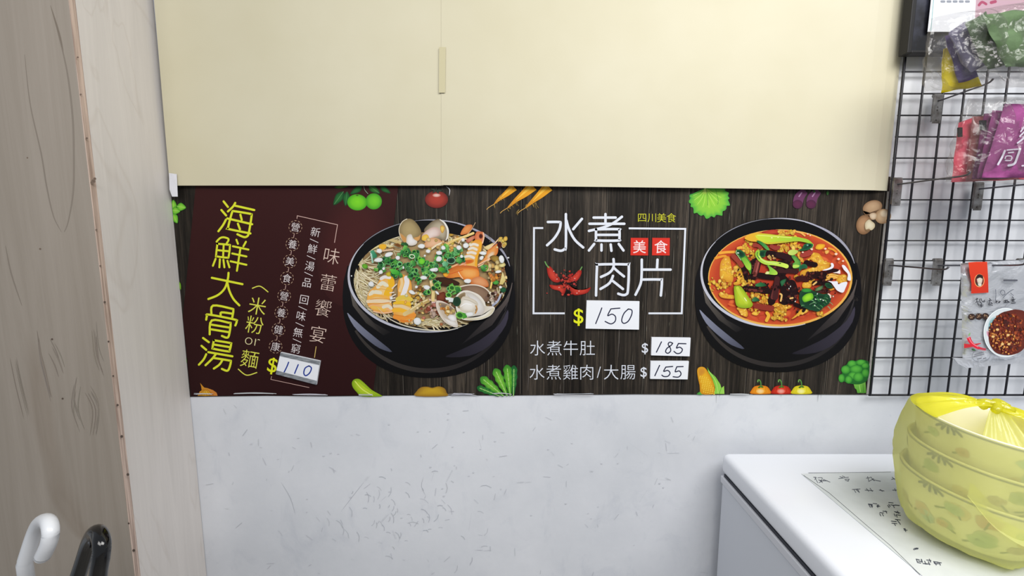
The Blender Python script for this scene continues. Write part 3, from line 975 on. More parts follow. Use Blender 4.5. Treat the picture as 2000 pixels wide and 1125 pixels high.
    for x, c0, c1 in ((760, (240, 166, 40), (214, 116, 20)), (957, (222, 66, 40), (166, 30, 24)), (1148, (236, 224, 60), (206, 186, 24))):
        a.blob([(x - 90, 1020), (x - 88, 985), (x - 62, 952), (x - 20, 942), (x + 20, 942), (x + 62, 952), (x + 88, 985), (x + 90, 1020)], c0, c1, 3)
        a.ell(x - 4, 996, 42, 26, mixc(c0, (255, 255, 255), 0.55), c0, 0, 18)
        a.stroke([(x - 40, 955), (x - 52, 1000)], 4, c1)
        a.stroke([(x + 42, 955), (x + 52, 1000)], 4, c1)
        a.poly([(x - 32, 960), (x - 10, 945), (x + 14, 945), (x + 30, 958), (x + 14, 964), (x, 958), (x - 14, 968)], (60, 110, 40))
        a.stroke([(x + 2, 955), (x, 915), (x - 12, 890), (x - 25, 890), (x - 28, 905)], 11, (74, 130, 56), 5, col2=(120, 170, 90))
    V.append(('bell_pepper_picture', a, 'orange, red and yellow bell peppers picture'))
    a = Art(WX, 6e-6, HB)
    a.frame(1330, 560, 4.878)
    a.poly([(1645, 925), (1700, 915), (1740, 890), (1758, 905), (1765, 1012), (1680, 1012), (1672, 980), (1655, 965)], (126, 190, 80), (90, 160, 56), 90)
    a.stroke([(1700, 940), (1710, 1000)], 6, (160, 210, 110))
    a.stroke([(1735, 930), (1738, 1005)], 5, (70, 134, 46))
    a.blob([(1560, 760), (1640, 710), (1785, 710), (1785, 870), (1720, 925), (1620, 925), (1530, 880)], (40, 110, 44), (36, 104, 42), 3)
    for x, y, rx, ry in [(1630, 735, 44, 34), (1715, 722, 48, 28), (1755, 752, 34, 28), (1570, 790, 44, 40), (1530, 872, 30, 40), (1668, 785, 60, 40), (1757, 822, 34, 40), (1640, 845, 46, 34), (1690, 860, 48, 44), (1598, 885, 34, 38)]:
        a.ell(x, y, rx, ry, (92, 182, 66), (44, 128, 46), 0, 20, (-4, -8))
    V.append(('broccoli_picture', a, 'green broccoli picture at lower right corner'))
    a = Art(WX, 6e-6, HB)
    a.frame(1000, 360, 4.892)
    RC, RE = (206, 70, 54), (150, 34, 30)
    a.ell(520, 960, 92, 86, (30, 20, 20), (44, 34, 32), 0, 24)
    a.ell(525, 1040, 55, 38, (18, 12, 12), (40, 32, 30), 0, 18)
    a.blob([(335, 790), (370, 788), (420, 855), (462, 912), (440, 938), (385, 925), (345, 870)], RC, RE, 3)
    a.stroke([(316, 740), (330, 770), (352, 795)], 11, (110, 160, 90), 3)
    a.blob([(650, 812), (664, 850), (622, 922), (560, 932), (545, 915), (590, 868)], RC, RE, 3)
    a.stroke([(668, 790), (652, 818)], 10, (110, 160, 90))
    a.blob([(358, 960), (430, 966), (505, 952), (520, 985), (492, 1056), (455, 1020), (385, 1000)], RC, RE, 3)
    a.blob([(530, 955), (600, 1003), (700, 1005), (752, 983), (722, 1035), (640, 1057), (580, 1050)], RC, RE, 3)
    rs = random.Random(6)
    for i in range(46):
        x, y = rs.gauss(528, 48), rs.gauss(925, 52)
        r = rs.uniform(6, 20)
        a.blob([(x + r * rs.uniform(0.6, 1.2) * math.cos(k), y + r * rs.uniform(0.6, 1.1) * math.sin(k)) for k in (0, 1.3, 2.5, 3.8, 5.1)], jit((200, 72, 58), 22, rs), (128, 30, 28), 0)
    for i in range(16):
        a.ell(rs.gauss(528, 46), rs.gauss(925, 50), 7, 6, (22, 14, 14))
    a.ell(540, 1055, 15, 10, (206, 80, 66), (150, 40, 36))
    for x, y in [(400, 830), (430, 905), (600, 900), (640, 1020), (620, 1040), (450, 985)]:
        a.ell(x, y, 5, 4, (244, 200, 190))
    for x, y in [(335, 1040), (500, 820), (610, 965), (470, 850)]:
        a.ell(x, y, 6, 6, (170, 60, 54))
    V.append(('chili_picture', a, 'red chillies and chopped bits picture'))
    for nm, a, lb in V:
        o = a.build(nm, M['print'], ban)
        if lb:
            o['label'] = lb


vegs()


# ---- pictures of the two black bowls
def bowl_body(a, cx, cy, rx, ry, L, Rr, Bt):
    """black stone bowl: rim ellipse cx cy rx ry, body out to L and Rr and down to Bt"""
    K = (12, 12, 14)
    mx = (L + Rr) / 2
    hw = (Rr - L) / 2
    pts = []
    for k in range(0, 33):
        an = math.pi * k / 32
        x = math.cos(an)
        pts.append((mx + hw * (abs(x) ** 0.92) * (1 if x > 0 else -1), cy + 40 + (Bt - cy - 40) * math.sin(an) ** 0.85))
    pts += [(L + 2, cy + 10), (cx - rx, cy - 20), (cx + rx, cy - 20), (Rr - 2, cy + 10)]
    a.poly(pts, (22, 21, 24), K, 90)
    # lower belly and band edges
    a.ring(mx, cy + 28, hw - 3, Bt - cy - 42, 4, (34, 32, 34), 0, 40, 35, 150, 9, (60, 55, 52))
    a.ring(mx, cy + 34, hw - 14, Bt - cy - 66, 2, (58, 54, 56), 0, 40, 4, 60, 5, (16, 16, 18))
    # left collar, brownish reflection
    a.poly([(cx - rx + 1, cy + 10), (cx - rx + 6, cy + 34), (cx - rx + 22, cy + 62), (cx - rx + 52, cy + 92), (cx - rx + 84, cy + 110), (cx - rx + 70, cy + 116), (cx - rx + 36, cy + 92), (cx - rx + 10, cy + 58)], (112, 104, 96), (24, 23, 25), 35)
    # right collar reflection
    a.poly([(cx + rx - 4, cy + 12), (cx + rx + 1, cy + 14), (cx + rx - 8, cy + 50), (cx + rx - 40, cy + 96), (cx + rx - 100, cy + 134), (cx + rx - 60, cy + 94), (cx + rx - 26, cy + 60)], (98, 88, 84), (26, 25, 28), 120)
    a.stroke([(cx + rx + 1, cy + 12), (cx + rx - 6, cy + 50), (cx + rx - 26, cy + 84), (cx + rx - 60, cy + 114)], 1.5, (10, 10, 12), 4)
    # belly reflections
    a.poly(catmull([(L + 9, cy + 72), (L + 22, cy + 84), (L + 44, cy + 104), (L + 66, cy + 122), (L + 97, cy + 148), (L + 72, cy + 141), (L + 46, cy + 122), (L + 22, cy + 98)], True, 3), (140, 144, 164), (70, 72, 88), 40)
    a.poly(catmull([(Rr - 136, cy + 158), (Rr - 110, cy + 146), (Rr - 70, cy + 126), (Rr - 30, cy + 94), (Rr - 14, cy + 66), (Rr - 18, cy + 96), (Rr - 50, cy + 136), (Rr - 90, cy + 156)], True, 3), (34, 32, 40), (64, 60, 74), -40)
    # rim
    a.ell(cx, cy, rx, ry, (14, 14, 16), (14, 14, 16), 0, 60)


def rim_lines(a, cx, cy, rx, ry):
    W = (196, 198, 214)
    a.ring(cx, cy, rx - 2, ry - 2, 1.2, W, 0, 60, 70, 215, 5.5, (190, 190, 200))
    a.ring(cx, cy, rx - 1.5, ry - 1.5, 0.8, (150, 150, 160), 0, 40, 215, 262, 1.6, (120, 120, 130))
    a.ring(cx, cy, rx - 1.5, ry - 1.5, 0.8, (150, 150, 160), 0, 40, 262, 300, 2.4, (190, 190, 205))
    a.ring(cx, cy, rx - 3, ry - 2.5, 1.0, (170, 170, 188), 0, 40, 290, 350, 5.0, (150, 150, 164))


def bits(a, rng, n, x0, y0, sx, sy, r0, r1, pal, je=26, edge=0.35):
    for i in range(n):
        x, y = rng.gauss(x0, sx), rng.gauss(y0, sy)
        r = rng.uniform(r0, r1)
        c = jit(rng.choice(pal), je, rng)
        k0 = rng.uniform(0, 1)
        st = rng.uniform(0.6, 1.5)
        ca = rng.uniform(0, 3.14)
        pts = []
        for k in range(6):
            an = k0 + k * 1.047
            u, v = r * rng.uniform(0.75, 1.2) * math.cos(an) * st, r * rng.uniform(0.75, 1.2) * math.sin(an)
            pts.append((x + u * math.cos(ca) - v * math.sin(ca), y + u * math.sin(ca) + v * math.cos(ca)))
        a.blob(pts, c, mixc(c, (30, 20, 10), edge), 2)


def scallion(a, rng, x, y):
    g = rng.random()
    c = jit(rng.choice([(58, 150, 66), (44, 124, 60), (82, 172, 64), (116, 196, 74), (40, 110, 60), (104, 184, 110)]), 16, rng)
    r = rng.uniform(2.6, 5.2)
    if g < 0.45:
        rot = rng.uniform(0, 180)
        q = rng.uniform(0.55, 0.9)
        a.ell(x, y, r, r * q, (24, 60, 36), (30, 76, 42), rot, 12)
        a.ring(x, y, r, r * q, rng.uniform(1.0, 1.7), c, rot, 14)
        a.ring(x, y, r + 0.5, r * q + 0.5, 0.5, mixc(c, (220, 245, 210), 0.45), rot, 10, 200, 330)
    else:
        an = rng.uniform(0, 3.14)
        L, w = r * rng.uniform(0.8, 1.4), r * rng.uniform(0.45, 0.8)
        ca, sa = math.cos(an), math.sin(an)
        P = [(x + u * ca - v * sa, y + u * sa + v * ca) for u, v in ((-L, -w), (L, -w * 0.9), (L * 1.05, w), (-L * 0.9, w))]
        a.poly(P, mixc(c, (210, 240, 170), 0.22), mixc(c, (10, 50, 20), 0.4), rng.uniform(0, 180))


def bowl_noodles():
    a = Art(WX, 5e-6, HB + 2e-4)
    rng = random.Random(11)
    cx, cy, rx, ry = 840, 539, 161, 111
    bowl_body(a, cx, cy, rx, ry, 669, 1006, 738)
    rim_lines(a, cx, cy, rx, ry)
    a.clip = (841, 549, 150, 96)
    a.ell(842, 548, 148, 93, (96, 72, 46), (60, 44, 30), 0, 48)
    a.blob([(700, 560), (706, 510), (735, 470), (790, 452), (880, 450), (950, 470), (985, 520), (986, 580), (960, 610), (890, 636), (800, 636), (730, 605)], (186, 158, 112), (150, 122, 82), 4)
    NC = [(222, 208, 166), (206, 190, 146), (236, 224, 188), (190, 172, 126), (214, 196, 140)]

    def noodle(n, x0, y0, sx, sy, L, ang, spread, wid=(1.8, 3.4)):
        for i in range(n):
            x, y = rng.gauss(x0, sx), rng.gauss(y0, sy)
            an = math.radians(ang + rng.uniform(-spread, spread))
            k = rng.uniform(-0.9, 0.9)
            P = []
            for j in range(5):
                P.append((x, y))
                x += math.cos(an) * L / 4
                y += math.sin(an) * L / 4
                an += k * 0.5
            w = rng.uniform(*wid)
            c = jit(rng.choice(NC), 10, rng)
            a.stroke(P, w, mixc(c, (110, 88, 50), 0.55), 3)
            a.stroke(P, w * 0.72, c, 3)
            a.stroke([(p[0] - 0.3, p[1] - w * 0.15) for p in P], w * 0.25, mixc(c, (255, 255, 245), 0.45), 3)

    noodle(34, 722, 478, 12, 8, 40, -25, 30)
    noodle(26, 752, 466, 12, 5, 34, 5, 40)
    noodle(44, 697, 528, 6, 14, 46, 45, 50)
    noodle(44, 700, 570, 7, 16, 50, 55, 35)
    noodle(26, 726, 598, 10, 9, 40, 38, 30)
    noodle(34, 835, 630, 26, 4, 46, 5, 16)
    noodle(20, 880, 462, 16, 5, 26, 20, 50)
    noodle(14, 955, 480, 8, 8, 24, 60, 50)
    noodle(14, 980, 560, 4, 20, 26, 80, 30)
    a.frame(670, 415, 9.378)
    a.ring(930, 400, 90, 66, 20, (216, 204, 170), 20, 20)
    a.ring(940, 410, 70, 46, 8, (240, 232, 206), 20, 20, 180, 330)
    a.ring(330, 870, 80, 60, 6, (130, 120, 100), -20, 20, 160, 360)
    a.ring(230, 1010, 110, 100, 8, (110, 104, 92), 0, 20, 150, 300)
    a.stroke([(490, 600), (560, 550), (720, 470), (880, 500), (1040, 560)], 60, (214, 202, 158), 4, col2=(200, 176, 120))
    a.stroke([(495, 590), (600, 530), (730, 470)], 14, (240, 232, 200), 4)
    a.stroke([(500, 680), (640, 620), (780, 600), (900, 640)], 44, (222, 206, 150), 4)
    a.blob([(650, 620), (700, 580), (790, 590), (780, 660), (700, 690)], (240, 184, 50), (226, 170, 60), 3)
    a.stroke([(720, 720), (850, 660), (930, 640)], 26, (150, 110, 64), 4)
    a.stroke([(730, 700), (820, 690), (910, 680)], 34, (220, 186, 150), 4)
    a.blob([(930, 590), (1000, 560), (1070, 610), (1030, 640)], (110, 64, 30), (150, 110, 60), 3)
    # clams at the back
    a.clip = None
    a.blob([(1180, 115), (1290, 140), (1400, 270), (1430, 390), (1350, 500), (1250, 600), (1160, 590), (1080, 510), (1030, 400), (1022, 280), (1080, 170)], (178, 158, 112), (128, 110, 76), 4, (0, -60))
    a.stroke([(1170, 118), (1085, 170), (1030, 280), (1035, 400), (1085, 505)], 12, (232, 220, 196), 5)
    a.blob([(1040, 380), (1120, 430), (1180, 500), (1140, 560), (1080, 500)], (206, 146, 80), (190, 150, 100), 3)
    a.blob([(1290, 470), (1380, 440), (1420, 400), (1400, 500), (1320, 540)], (216, 160, 90), (190, 140, 90), 3)
    a.blob([(1180, 420), (1250, 400), (1290, 480), (1360, 530), (1330, 590), (1240, 610), (1170, 580), (1160, 500)], (236, 232, 230), (206, 196, 182), 3)
    a.poly([(1060, 560), (1150, 545), (1200, 590), (1170, 610), (1070, 600)], (52, 104, 56), (36, 80, 44), 0)
    a.frame(840, 415, 9.378)
    a.blob([(180, 122), (270, 190), (332, 310), (332, 440), (270, 530), (180, 500), (40, 520), (-60, 420), (-110, 320), (-20, 210), (80, 140)], (196, 184, 160), (110, 96, 74), 4, (40, -20))
    a.stroke([(175, 128), (262, 190), (322, 310), (322, 430), (290, 510)], 30, (232, 228, 220), 5, taper=lambda u: 0.4 + math.sin(u * 3.1) * 0.8)
    a.blob([(-150, 480), (-120, 380), (20, 280), (120, 270), (190, 330), (170, 420), (60, 460), (-60, 540)], (232, 214, 206), (196, 164, 150), 3)
    a.blob([(190, 250), (240, 240), (270, 290), (230, 380), (190, 330)], (236, 206, 110), (190, 130, 50), 3)
    a.blob([(-100, 560), (0, 470), (120, 470), (220, 530), (240, 600), (60, 640), (-110, 640)], (232, 186, 150), (206, 150, 100), 3)
    a.stroke([(-20, 700), (120, 600), (210, 560)], 34, (236, 220, 186), 4)
    a.blob([(-140, 430), (-60, 400), (-20, 460), (-90, 520), (-150, 500)], (238, 200, 90), (220, 170, 60), 3)
    a.frame(0, 0, 1)
    a.clip = (841, 549, 150, 96)
    bits(a, rng, 60, 890, 480, 28, 12, 2, 4.5, [(236, 200, 100), (222, 172, 80), (240, 222, 160), (226, 190, 130)])
    bits(a, rng, 70, 975, 545, 14, 24, 1.8, 4.2, [(150, 96, 50), (226, 190, 120), (196, 140, 70), (236, 214, 150), (90, 50, 30)])
    bits(a, rng, 40, 815, 582, 14, 16, 1.8, 3.6, [(232, 196, 110), (206, 150, 70), (240, 220, 170), (150, 90, 50)])
    bits(a, rng, 50, 850, 600, 16, 18, 2, 4.4, [(190, 120, 92), (226, 190, 170), (150, 84, 60), (214, 180, 150)])
    a.frame(840, 415, 9.378)
    # shrimps at the back right
    a.clip = None
    OR, OD, PK = (236, 156, 62), (206, 108, 40), (232, 150, 116)
    a.blob([(640, 250), (690, 225), (775, 232), (750, 320), (700, 380), (560, 410), (580, 330)], (226, 150, 84), (200, 112, 60), 3)
    a.stroke([(640, 440), (740, 340), (830, 185)], 9, (210, 176, 140), 4)
    a.stroke([(790, 380), (640, 440), (420, 520), (260, 620)], 46, (228, 196, 118), 4)
    a.stroke([(780, 378), (640, 430), (430, 505)], 10, (246, 224, 170), 4)
    a.stroke([(700, 500), (590, 480), (520, 560)], 26, (236, 200, 160), 4)
    a.blob([(660, 500), (800, 420), (820, 470), (700, 560)], (214, 140, 110), (170, 90, 66), 3)
    a.blob([(990, 640), (1080, 590), (1160, 560), (1130, 640), (1060, 690)], (232, 214, 160), (210, 186, 120), 3)
    a.ring(1040, 500, 66, 66, 9, (120, 112, 90), 0, 20, 200, 400)
    a.blob([(830, 520), (820, 420), (860, 350), (920, 350), (985, 370), (995, 470), (960, 580), (930, 620), (900, 540)], (222, 134, 90), (200, 104, 60), 3)
    a.ell(930, 435, 36, 46, (60, 26, 24), (120, 60, 40), 0, 14)
    a.stroke([(975, 375), (985, 450), (960, 560)], 22, (240, 196, 160), 4)
    a.blob([(760, 560), (840, 500), (940, 520), (930, 640), (880, 780), (860, 960), (880, 1130), (640, 1130), (520, 990), (590, 880), (650, 790), (700, 660)], (238, 190, 110), (228, 148, 44), 4)
    for p in [[(740, 600), (800, 580), (870, 600)], [(710, 670), (780, 650), (850, 680)], [(690, 740), (760, 730), (830, 750)], [(640, 810), (720, 800), (800, 830)]]:
        a.stroke(p, 46, (232, 222, 206), 4)
        a.stroke([(q[0], q[1] + 30) for q in p], 9, (210, 170, 110), 4)
    a.stroke([(930, 560), (910, 700), (860, 800), (840, 960)], 44, (236, 170, 50), 4)
    a.blob([(600, 890), (720, 860), (800, 870), (780, 920), (640, 950)], (206, 92, 40), (226, 140, 50), 3)
    for p in [[(620, 880), (480, 960), (360, 1010)], [(640, 920), (500, 990), (380, 1050)], [(650, 960), (520, 1040), (400, 1100)], [(600, 1010), (480, 1080), (330, 1140)]]:
        a.stroke(p, 34, PK, 4, col2=(236, 170, 90))
        a.stroke(p, 9, (244, 206, 176), 4)
    a.blob([(1050, 700), (1130, 640), (1240, 560), (1250, 640), (1230, 760), (1120, 860), (1010, 900), (880, 980), (870, 960), (1000, 820)], (232, 166, 96), (206, 112, 50), 3)
    a.blob([(1040, 800), (1120, 720), (1180, 720), (1160, 800), (1060, 860)], (226, 206, 180), (220, 160, 100), 3)
    for p in [[(1260, 480), (1180, 570), (1110, 640)], [(1100, 840), (990, 900), (880, 960)], [(1080, 870), (960, 950), (890, 990)]]:
        a.stroke(p, 20, (238, 196, 160), 4)
    bits(a, rng, 16, 1310, 560, 55, 60, 22, 46, [(240, 214, 120), (232, 196, 90), (246, 230, 160)])
    a.ell(1272, 590, 44, 60, (50, 18, 18), (90, 34, 26), 0, 14)
    a.blob([(1090, 820), (1180, 780), (1280, 830), (1380, 940), (1300, 950), (1160, 900)], (170, 140, 60), (110, 80, 40), 3)
    bits(a, rng, 16, 1200, 960, 90, 50, 30, 60, [(236, 214, 150), (226, 190, 110), (190, 150, 90)])
    a.ring(1000, 1020, 60, 44, 26, (96, 160, 56), -40, 18)
    a.frame(840, 525, 9.378)
    a.blob([(230, 60), (330, 20), (520, -60), (860, -30), (905, 130), (1040, 210), (1065, 330), (900, 320), (740, 280), (540, 160), (400, 170), (290, 160)], (232, 146, 64), (196, 100, 46), 4)
    a.blob([(530, 40), (620, -10), (860, 10), (895, 130), (760, 180), (600, 160)], (240, 176, 100), (228, 130, 50), 3)
    a.blob([(760, 190), (900, 140), (1030, 210), (1060, 310), (900, 320), (780, 260)], (226, 160, 110), (206, 126, 76), 3)
    a.blob([(240, 70), (330, 30), (360, 70), (310, 140), (260, 140)], (246, 186, 60), (230, 150, 40), 3)
    a.stroke([(520, 60), (560, 130), (600, 180)], 16, (250, 210, 170), 4)
    a.stroke([(350, 100), (480, 60), (600, 20)], 12, (206, 90, 40), 4)
    a.blob([(100, 170), (300, 160), (520, 240), (520, 300), (380, 320), (200, 300)], (70, 40, 26), (52, 36, 28), 3)
    a.blob([(150, 460), (260, 420), (290, 520), (250, 590), (140, 580), (120, 520)], (130, 66, 44), (96, 44, 30), 3)
    # shrimps in front
    a.frame(670, 525, 9.378)
    SH1 = [(850, 130), (930, 170), (945, 300), (900, 430), (880, 560), (900, 700), (925, 790), (700, 825), (520, 740), (440, 620), (470, 430), (620, 290), (700, 160)]
    a.blob(SH1, (240, 206, 140), (234, 164, 70), 4)
    a.stroke([(870, 190), (880, 300), (820, 420), (800, 470)], 110, (240, 184, 44), 4)
    for p, w, c in [([(700, 180), (760, 150), (850, 160)], 60, (232, 226, 222)), ([(640, 330), (720, 260), (800, 310)], 70, (232, 226, 200)), ([(500, 470), (560, 420), (680, 440)], 70, (230, 222, 196)), ([(470, 530), (600, 490), (760, 510), (850, 540)], 50, (242, 180, 80)), ([(450, 600), (600, 590), (760, 600), (860, 600)], 60, (236, 214, 180)),
                    ([(480, 690), (560, 660), (700, 690), (880, 770)], 30, (240, 180, 120)), ([(540, 700), (620, 720), (760, 740)], 60, (238, 190, 90)), ([(740, 700), (820, 680), (880, 720)], 60, (232, 220, 196)), ([(470, 640), (640, 640), (850, 620)], 14, (226, 140, 60)), ([(500, 560), (680, 540), (860, 560)], 12, (226, 146, 60)), ([(560, 390), (700, 370), (880, 400)], 12, (226, 170, 80)), ([(620, 310), (760, 330), (900, 340)], 10, (226, 176, 90)), ([(560, 780), (720, 810), (900, 790)], 24, (240, 190, 150))]:
        a.stroke(p, w, c, 4)
    for p in [[(900, 360), (980, 280)], [(860, 440), (930, 430)], [(860, 520), (960, 470)], [(870, 550), (950, 530)], [(870, 580), (960, 580)]]:
        a.stroke(p, 20, (232, 220, 206))
    SH2 = [(1070, 110), (1150, 130), (1225, 190), (1260, 330), (1250, 520), (1240, 680), (1330, 850), (1250, 970), (1080, 985), (945, 880), (920, 700), (1000, 500), (1000, 280)]
    a.blob(SH2, (240, 196, 110), (232, 160, 66), 4)
    a.stroke([(1160, 170), (1170, 260), (1130, 400), (1100, 480)], 90, (234, 230, 230), 4)
    a.stroke([(1050, 130), (1080, 260), (1040, 400)], 50, (240, 206, 150), 4)
    for p, w, c in [([(1000, 560), (1100, 520), (1240, 560)], 80, (226, 196, 80)), ([(950, 640), (1100, 620), (1220, 650)], 70, (238, 190, 50)), ([(940, 680), (1060, 680), (1200, 740)], 60, (232, 206, 160)), ([(930, 760), (1060, 760), (1200, 800)], 70, (242, 184, 56)), ([(950, 880), (1090, 900), (1300, 850)], 80, (236, 150, 60)), ([(1060, 950), (1150, 960), (1250, 940)], 40, (226, 130, 50)), ([(950, 660), (1080, 650), (1230, 690)], 10, (206, 150, 60)), ([(940, 840), (1060, 860), (1200, 880)], 12, (214, 130, 50))]:
        a.stroke(p, w, c, 4)
    a.poly([(810, 890), (900, 900), (1040, 970), (1010, 990), (800, 920)], (40, 28, 26))
    a.stroke([(1560, 580), (1400, 660), (1260, 760), (1130, 830)], 76, (190, 160, 100), 4, col2=(222, 198, 140))
    a.stroke([(1540, 570), (1380, 650), (1240, 745)], 20, (236, 220, 170), 4)
    a.stroke([(1585, -60), (1600, 60), (1620, 260), (1650, 420), (1645, 580)], 62, (232, 206, 140), 4)
    a.stroke([(1580, -50), (1590, 60), (1612, 260)], 20, (248, 236, 196), 4)
    a.ring(1350, 70, 66, 52, 7, (90, 160, 80), 0, 18)
    a.blob([(790, 80), (860, 50), (900, 90), (860, 140), (800, 130)], (206, 190, 60), (170, 150, 40), 3)
    a.frame(0, 0, 1)
    bits(a, rng, 30, 815, 585, 8, 8, 1.8, 3.8, [(236, 196, 100), (240, 220, 170), (222, 166, 70)])
    bits(a, rng, 14, 800, 630, 8, 2.5, 2, 3.6, [(236, 190, 110), (240, 206, 150)])
    bits(a, rng, 20, 838, 600, 8, 8, 2.4, 4.6, [(206, 140, 116), (230, 200, 184), (160, 90, 70)])
    # scallions
    for x, y, sd, n in [(790, 492, 8, 12), (812, 500, 8, 13), (775, 515, 9, 14), (800, 518, 8, 14), (825, 512, 8, 12), (755, 508, 6, 8), (745, 520, 6, 7), (832, 530, 7, 10), (805, 534, 8, 11), (775, 536, 7, 8), (858, 505, 7, 11), (880, 500, 8, 13), (893, 491, 6, 8), (868, 488, 6, 7), (850, 517, 7, 9), (815, 546, 6, 6), (945, 525, 4, 4), (855, 556, 6, 8), (882, 566, 6, 8), (870, 525, 6, 8), (900, 505, 5, 6), (835, 570, 4, 5), (846, 538, 4, 5)]:
        for i in range(int(n * 1.7)):
            scallion(a, rng, rng.gauss(x, sd * 0.62), rng.gauss(y, sd * 0.55))
    a.frame(670, 415, 9.378)
    a.poly([(500, 700), (560, 690), (625, 790), (610, 830), (530, 840)], (86, 166, 130), (44, 124, 84), 20)
    a.poly([(495, 730), (530, 760), (560, 920), (530, 930)], (206, 232, 222), (120, 180, 150), 0)
    a.ell(400, 985, 55, 44, (116, 180, 50), (70, 140, 40), 20, 16)
    a.ell(1440, 895, 62, 58, (130, 214, 60), (80, 180, 50), 0, 16)
    a.ring(1265, 805, 46, 34, 14, (226, 238, 210), 10, 18)
    a.poly([(845, 1030), (960, 1040), (1040, 1090), (1020, 1150), (900, 1130)], (110, 206, 80), (50, 150, 50), 60)
    a.ring(810, 975, 66, 36, 10, (120, 180, 120), 10, 18)
    a.ring(1200, 1035, 60, 40, 8, (110, 180, 110), 0, 18)
    a.frame(840, 415, 9.378)
    a.ring(385, 880, 76, 58, 12, (130, 190, 150), 0, 20)
    a.ell(385, 880, 66, 48, (26, 44, 34), (40, 80, 56), 0, 18)
    a.ring(340, 790, 70, 46, 14, (70, 150, 80), 10, 18)
    a.poly([(215, 930), (280, 890), (340, 940), (320, 980), (240, 990)], (140, 206, 160), (70, 150, 96), 20)
    a.poly([(150, 1010), (250, 1005), (280, 1050), (170, 1090)], (96, 180, 60), (60, 140, 44), 20)
    W1, W2 = (238, 238, 240), (196, 202, 196)

    def white(x, y, rx2, ry2, rot=0):
        n = 6
        rx2, ry2 = rx2 * 0.86, ry2 * 0.9
        r = math.radians(rot)
        P = []
        for k in range(n):
            an = 2 * math.pi * k / n + 0.3
            u, v = rx2 * rng.uniform(0.8, 1.2) * math.cos(an), ry2 * rng.uniform(0.8, 1.2) * math.sin(an)
            P.append((x + u * math.cos(r) - v * math.sin(r), y + u * math.sin(r) + v * math.cos(r)))
        a.blob(P, W1, W2, 2, (-rx2 * 0.1, -ry2 * 0.2), 0.75)

    a.frame(670, 415, 9.378)
    for w in [(665, 705, 62, 46), (830, 770, 95, 45, -20), (655, 870, 95, 46, -8), (1440, 620, 76, 46), (1005, 830, 50, 45), (745, 1030, 30, 30), (1560, 710, 55, 40), (1105, 1010, 20, 30), (1500, 790, 26, 22)]:
        white(*w)
    a.frame(840, 415, 9.378)
    for w in [(240, 650, 50, 45), (170, 740, 66, 45), (165, 850, 70, 50), (525, 640, 56, 50), (650, 600, 62, 56), (970, 745, 76, 42), (945, 835, 50, 38, -50), (575, 805, 34, 34), (95, 1045, 62, 45), (605, 500, 34, 34), (1310, 850, 50, 90, -15), (1250, 1085, 62, 32, -10), (1430, 830, 26, 16)]:
        white(*w)
    a.frame(670, 525, 9.378)
    for w in [(695, 60, 45, 46), (515, 280, 60, 52, 20), (1480, 165, 84, 40), (1540, 340, 70, 45, 15), (1265, 430, 74, 36, 30), (885, 540, 40, 26, -20), (1365, 955, 78, 76), (1345, 330, 36, 26), (155, 130, 16, 16)]:
        white(*w)
    # clams at the front right
    a.frame(840, 525, 9.378)
    a.blob([(540, 340), (640, 295), (800, 288), (980, 340), (1100, 440), (1125, 540), (1010, 610), (900, 520), (720, 410), (600, 400)], (150, 122, 100), (110, 84, 66), 4)
    a.stroke([(550, 330), (700, 296), (860, 300), (1000, 350), (1095, 440), (1120, 520)], 22, (226, 212, 194), 5)
    bits(a, rng, 40, 1150, 530, 60, 50, 16, 40, [(206, 186, 170), (150, 124, 106), (226, 210, 196), (90, 64, 50)])
    a.ell(1150, 455, 40, 30, (40, 24, 20), (90, 64, 50))
    a.stroke([(1290, 480), (1240, 590), (1150, 670)], 36, (190, 194, 210), 4, col2=(160, 164, 186))
    a.blob([(460, 540), (520, 450), (610, 400), (730, 405), (900, 480), (1000, 600), (1030, 680), (1160, 690), (1182, 750), (1100, 860), (930, 930), (760, 945), (600, 930), (520, 860), (470, 700)], (206, 196, 180), (232, 226, 214), 4)
    a.blob([(480, 560), (540, 470), (640, 430), (640, 520), (570, 600), (560, 720), (500, 700)], (120, 100, 70), (160, 140, 110), 3)
    a.blob([(640, 440), (760, 440), (900, 540), (980, 660), (1000, 760), (940, 850), (820, 860), (850, 700), (760, 560)], (226, 224, 222), (200, 192, 182), 3)
    a.blob([(550, 600), (600, 510), (700, 520), (830, 580), (880, 650), (850, 720), (780, 790), (640, 790), (560, 760), (540, 690)], (240, 236, 230), (204, 192, 170), 4)
    a.stroke([(620, 560), (720, 580), (850, 650)], 20, (200, 190, 172), 4)
    a.stroke([(560, 690), (650, 640), (760, 660)], 12, (250, 250, 250), 4)
    a.stroke([(840, 680), (860, 740), (830, 810)], 26, (190, 140, 80), 4)
    a.blob([(600, 900), (800, 890), (960, 850), (1080, 770), (1150, 720), (1170, 760), (1080, 860), (920, 920), (760, 935)], (238, 234, 226), (206, 196, 160), 3)
    a.blob([(108, 620), (150, 580), (270, 612), (420, 705), (470, 790), (485, 930), (512, 1055), (430, 1065), (280, 985), (180, 860), (120, 730)], (190, 172, 150), (226, 214, 200), 4)
    a.blob([(160, 620), (300, 640), (420, 720), (460, 820), (400, 840), (260, 780), (180, 700)], (124, 104, 88), (160, 140, 120), 3)
    bits(a, rng, 22, 310, 760, 56, 40, 20, 44, [(232, 196, 130), (214, 150, 70), (240, 216, 160), (226, 170, 60)])
    a.blob([(320, 880), (400, 840), (460, 880), (470, 950), (400, 960)], (242, 240, 240), (212, 208, 206), 3)
    a.blob([(250, 900), (330, 930), (480, 980), (505, 1050), (420, 1050), (300, 980)], (234, 230, 226), (206, 196, 186), 3)
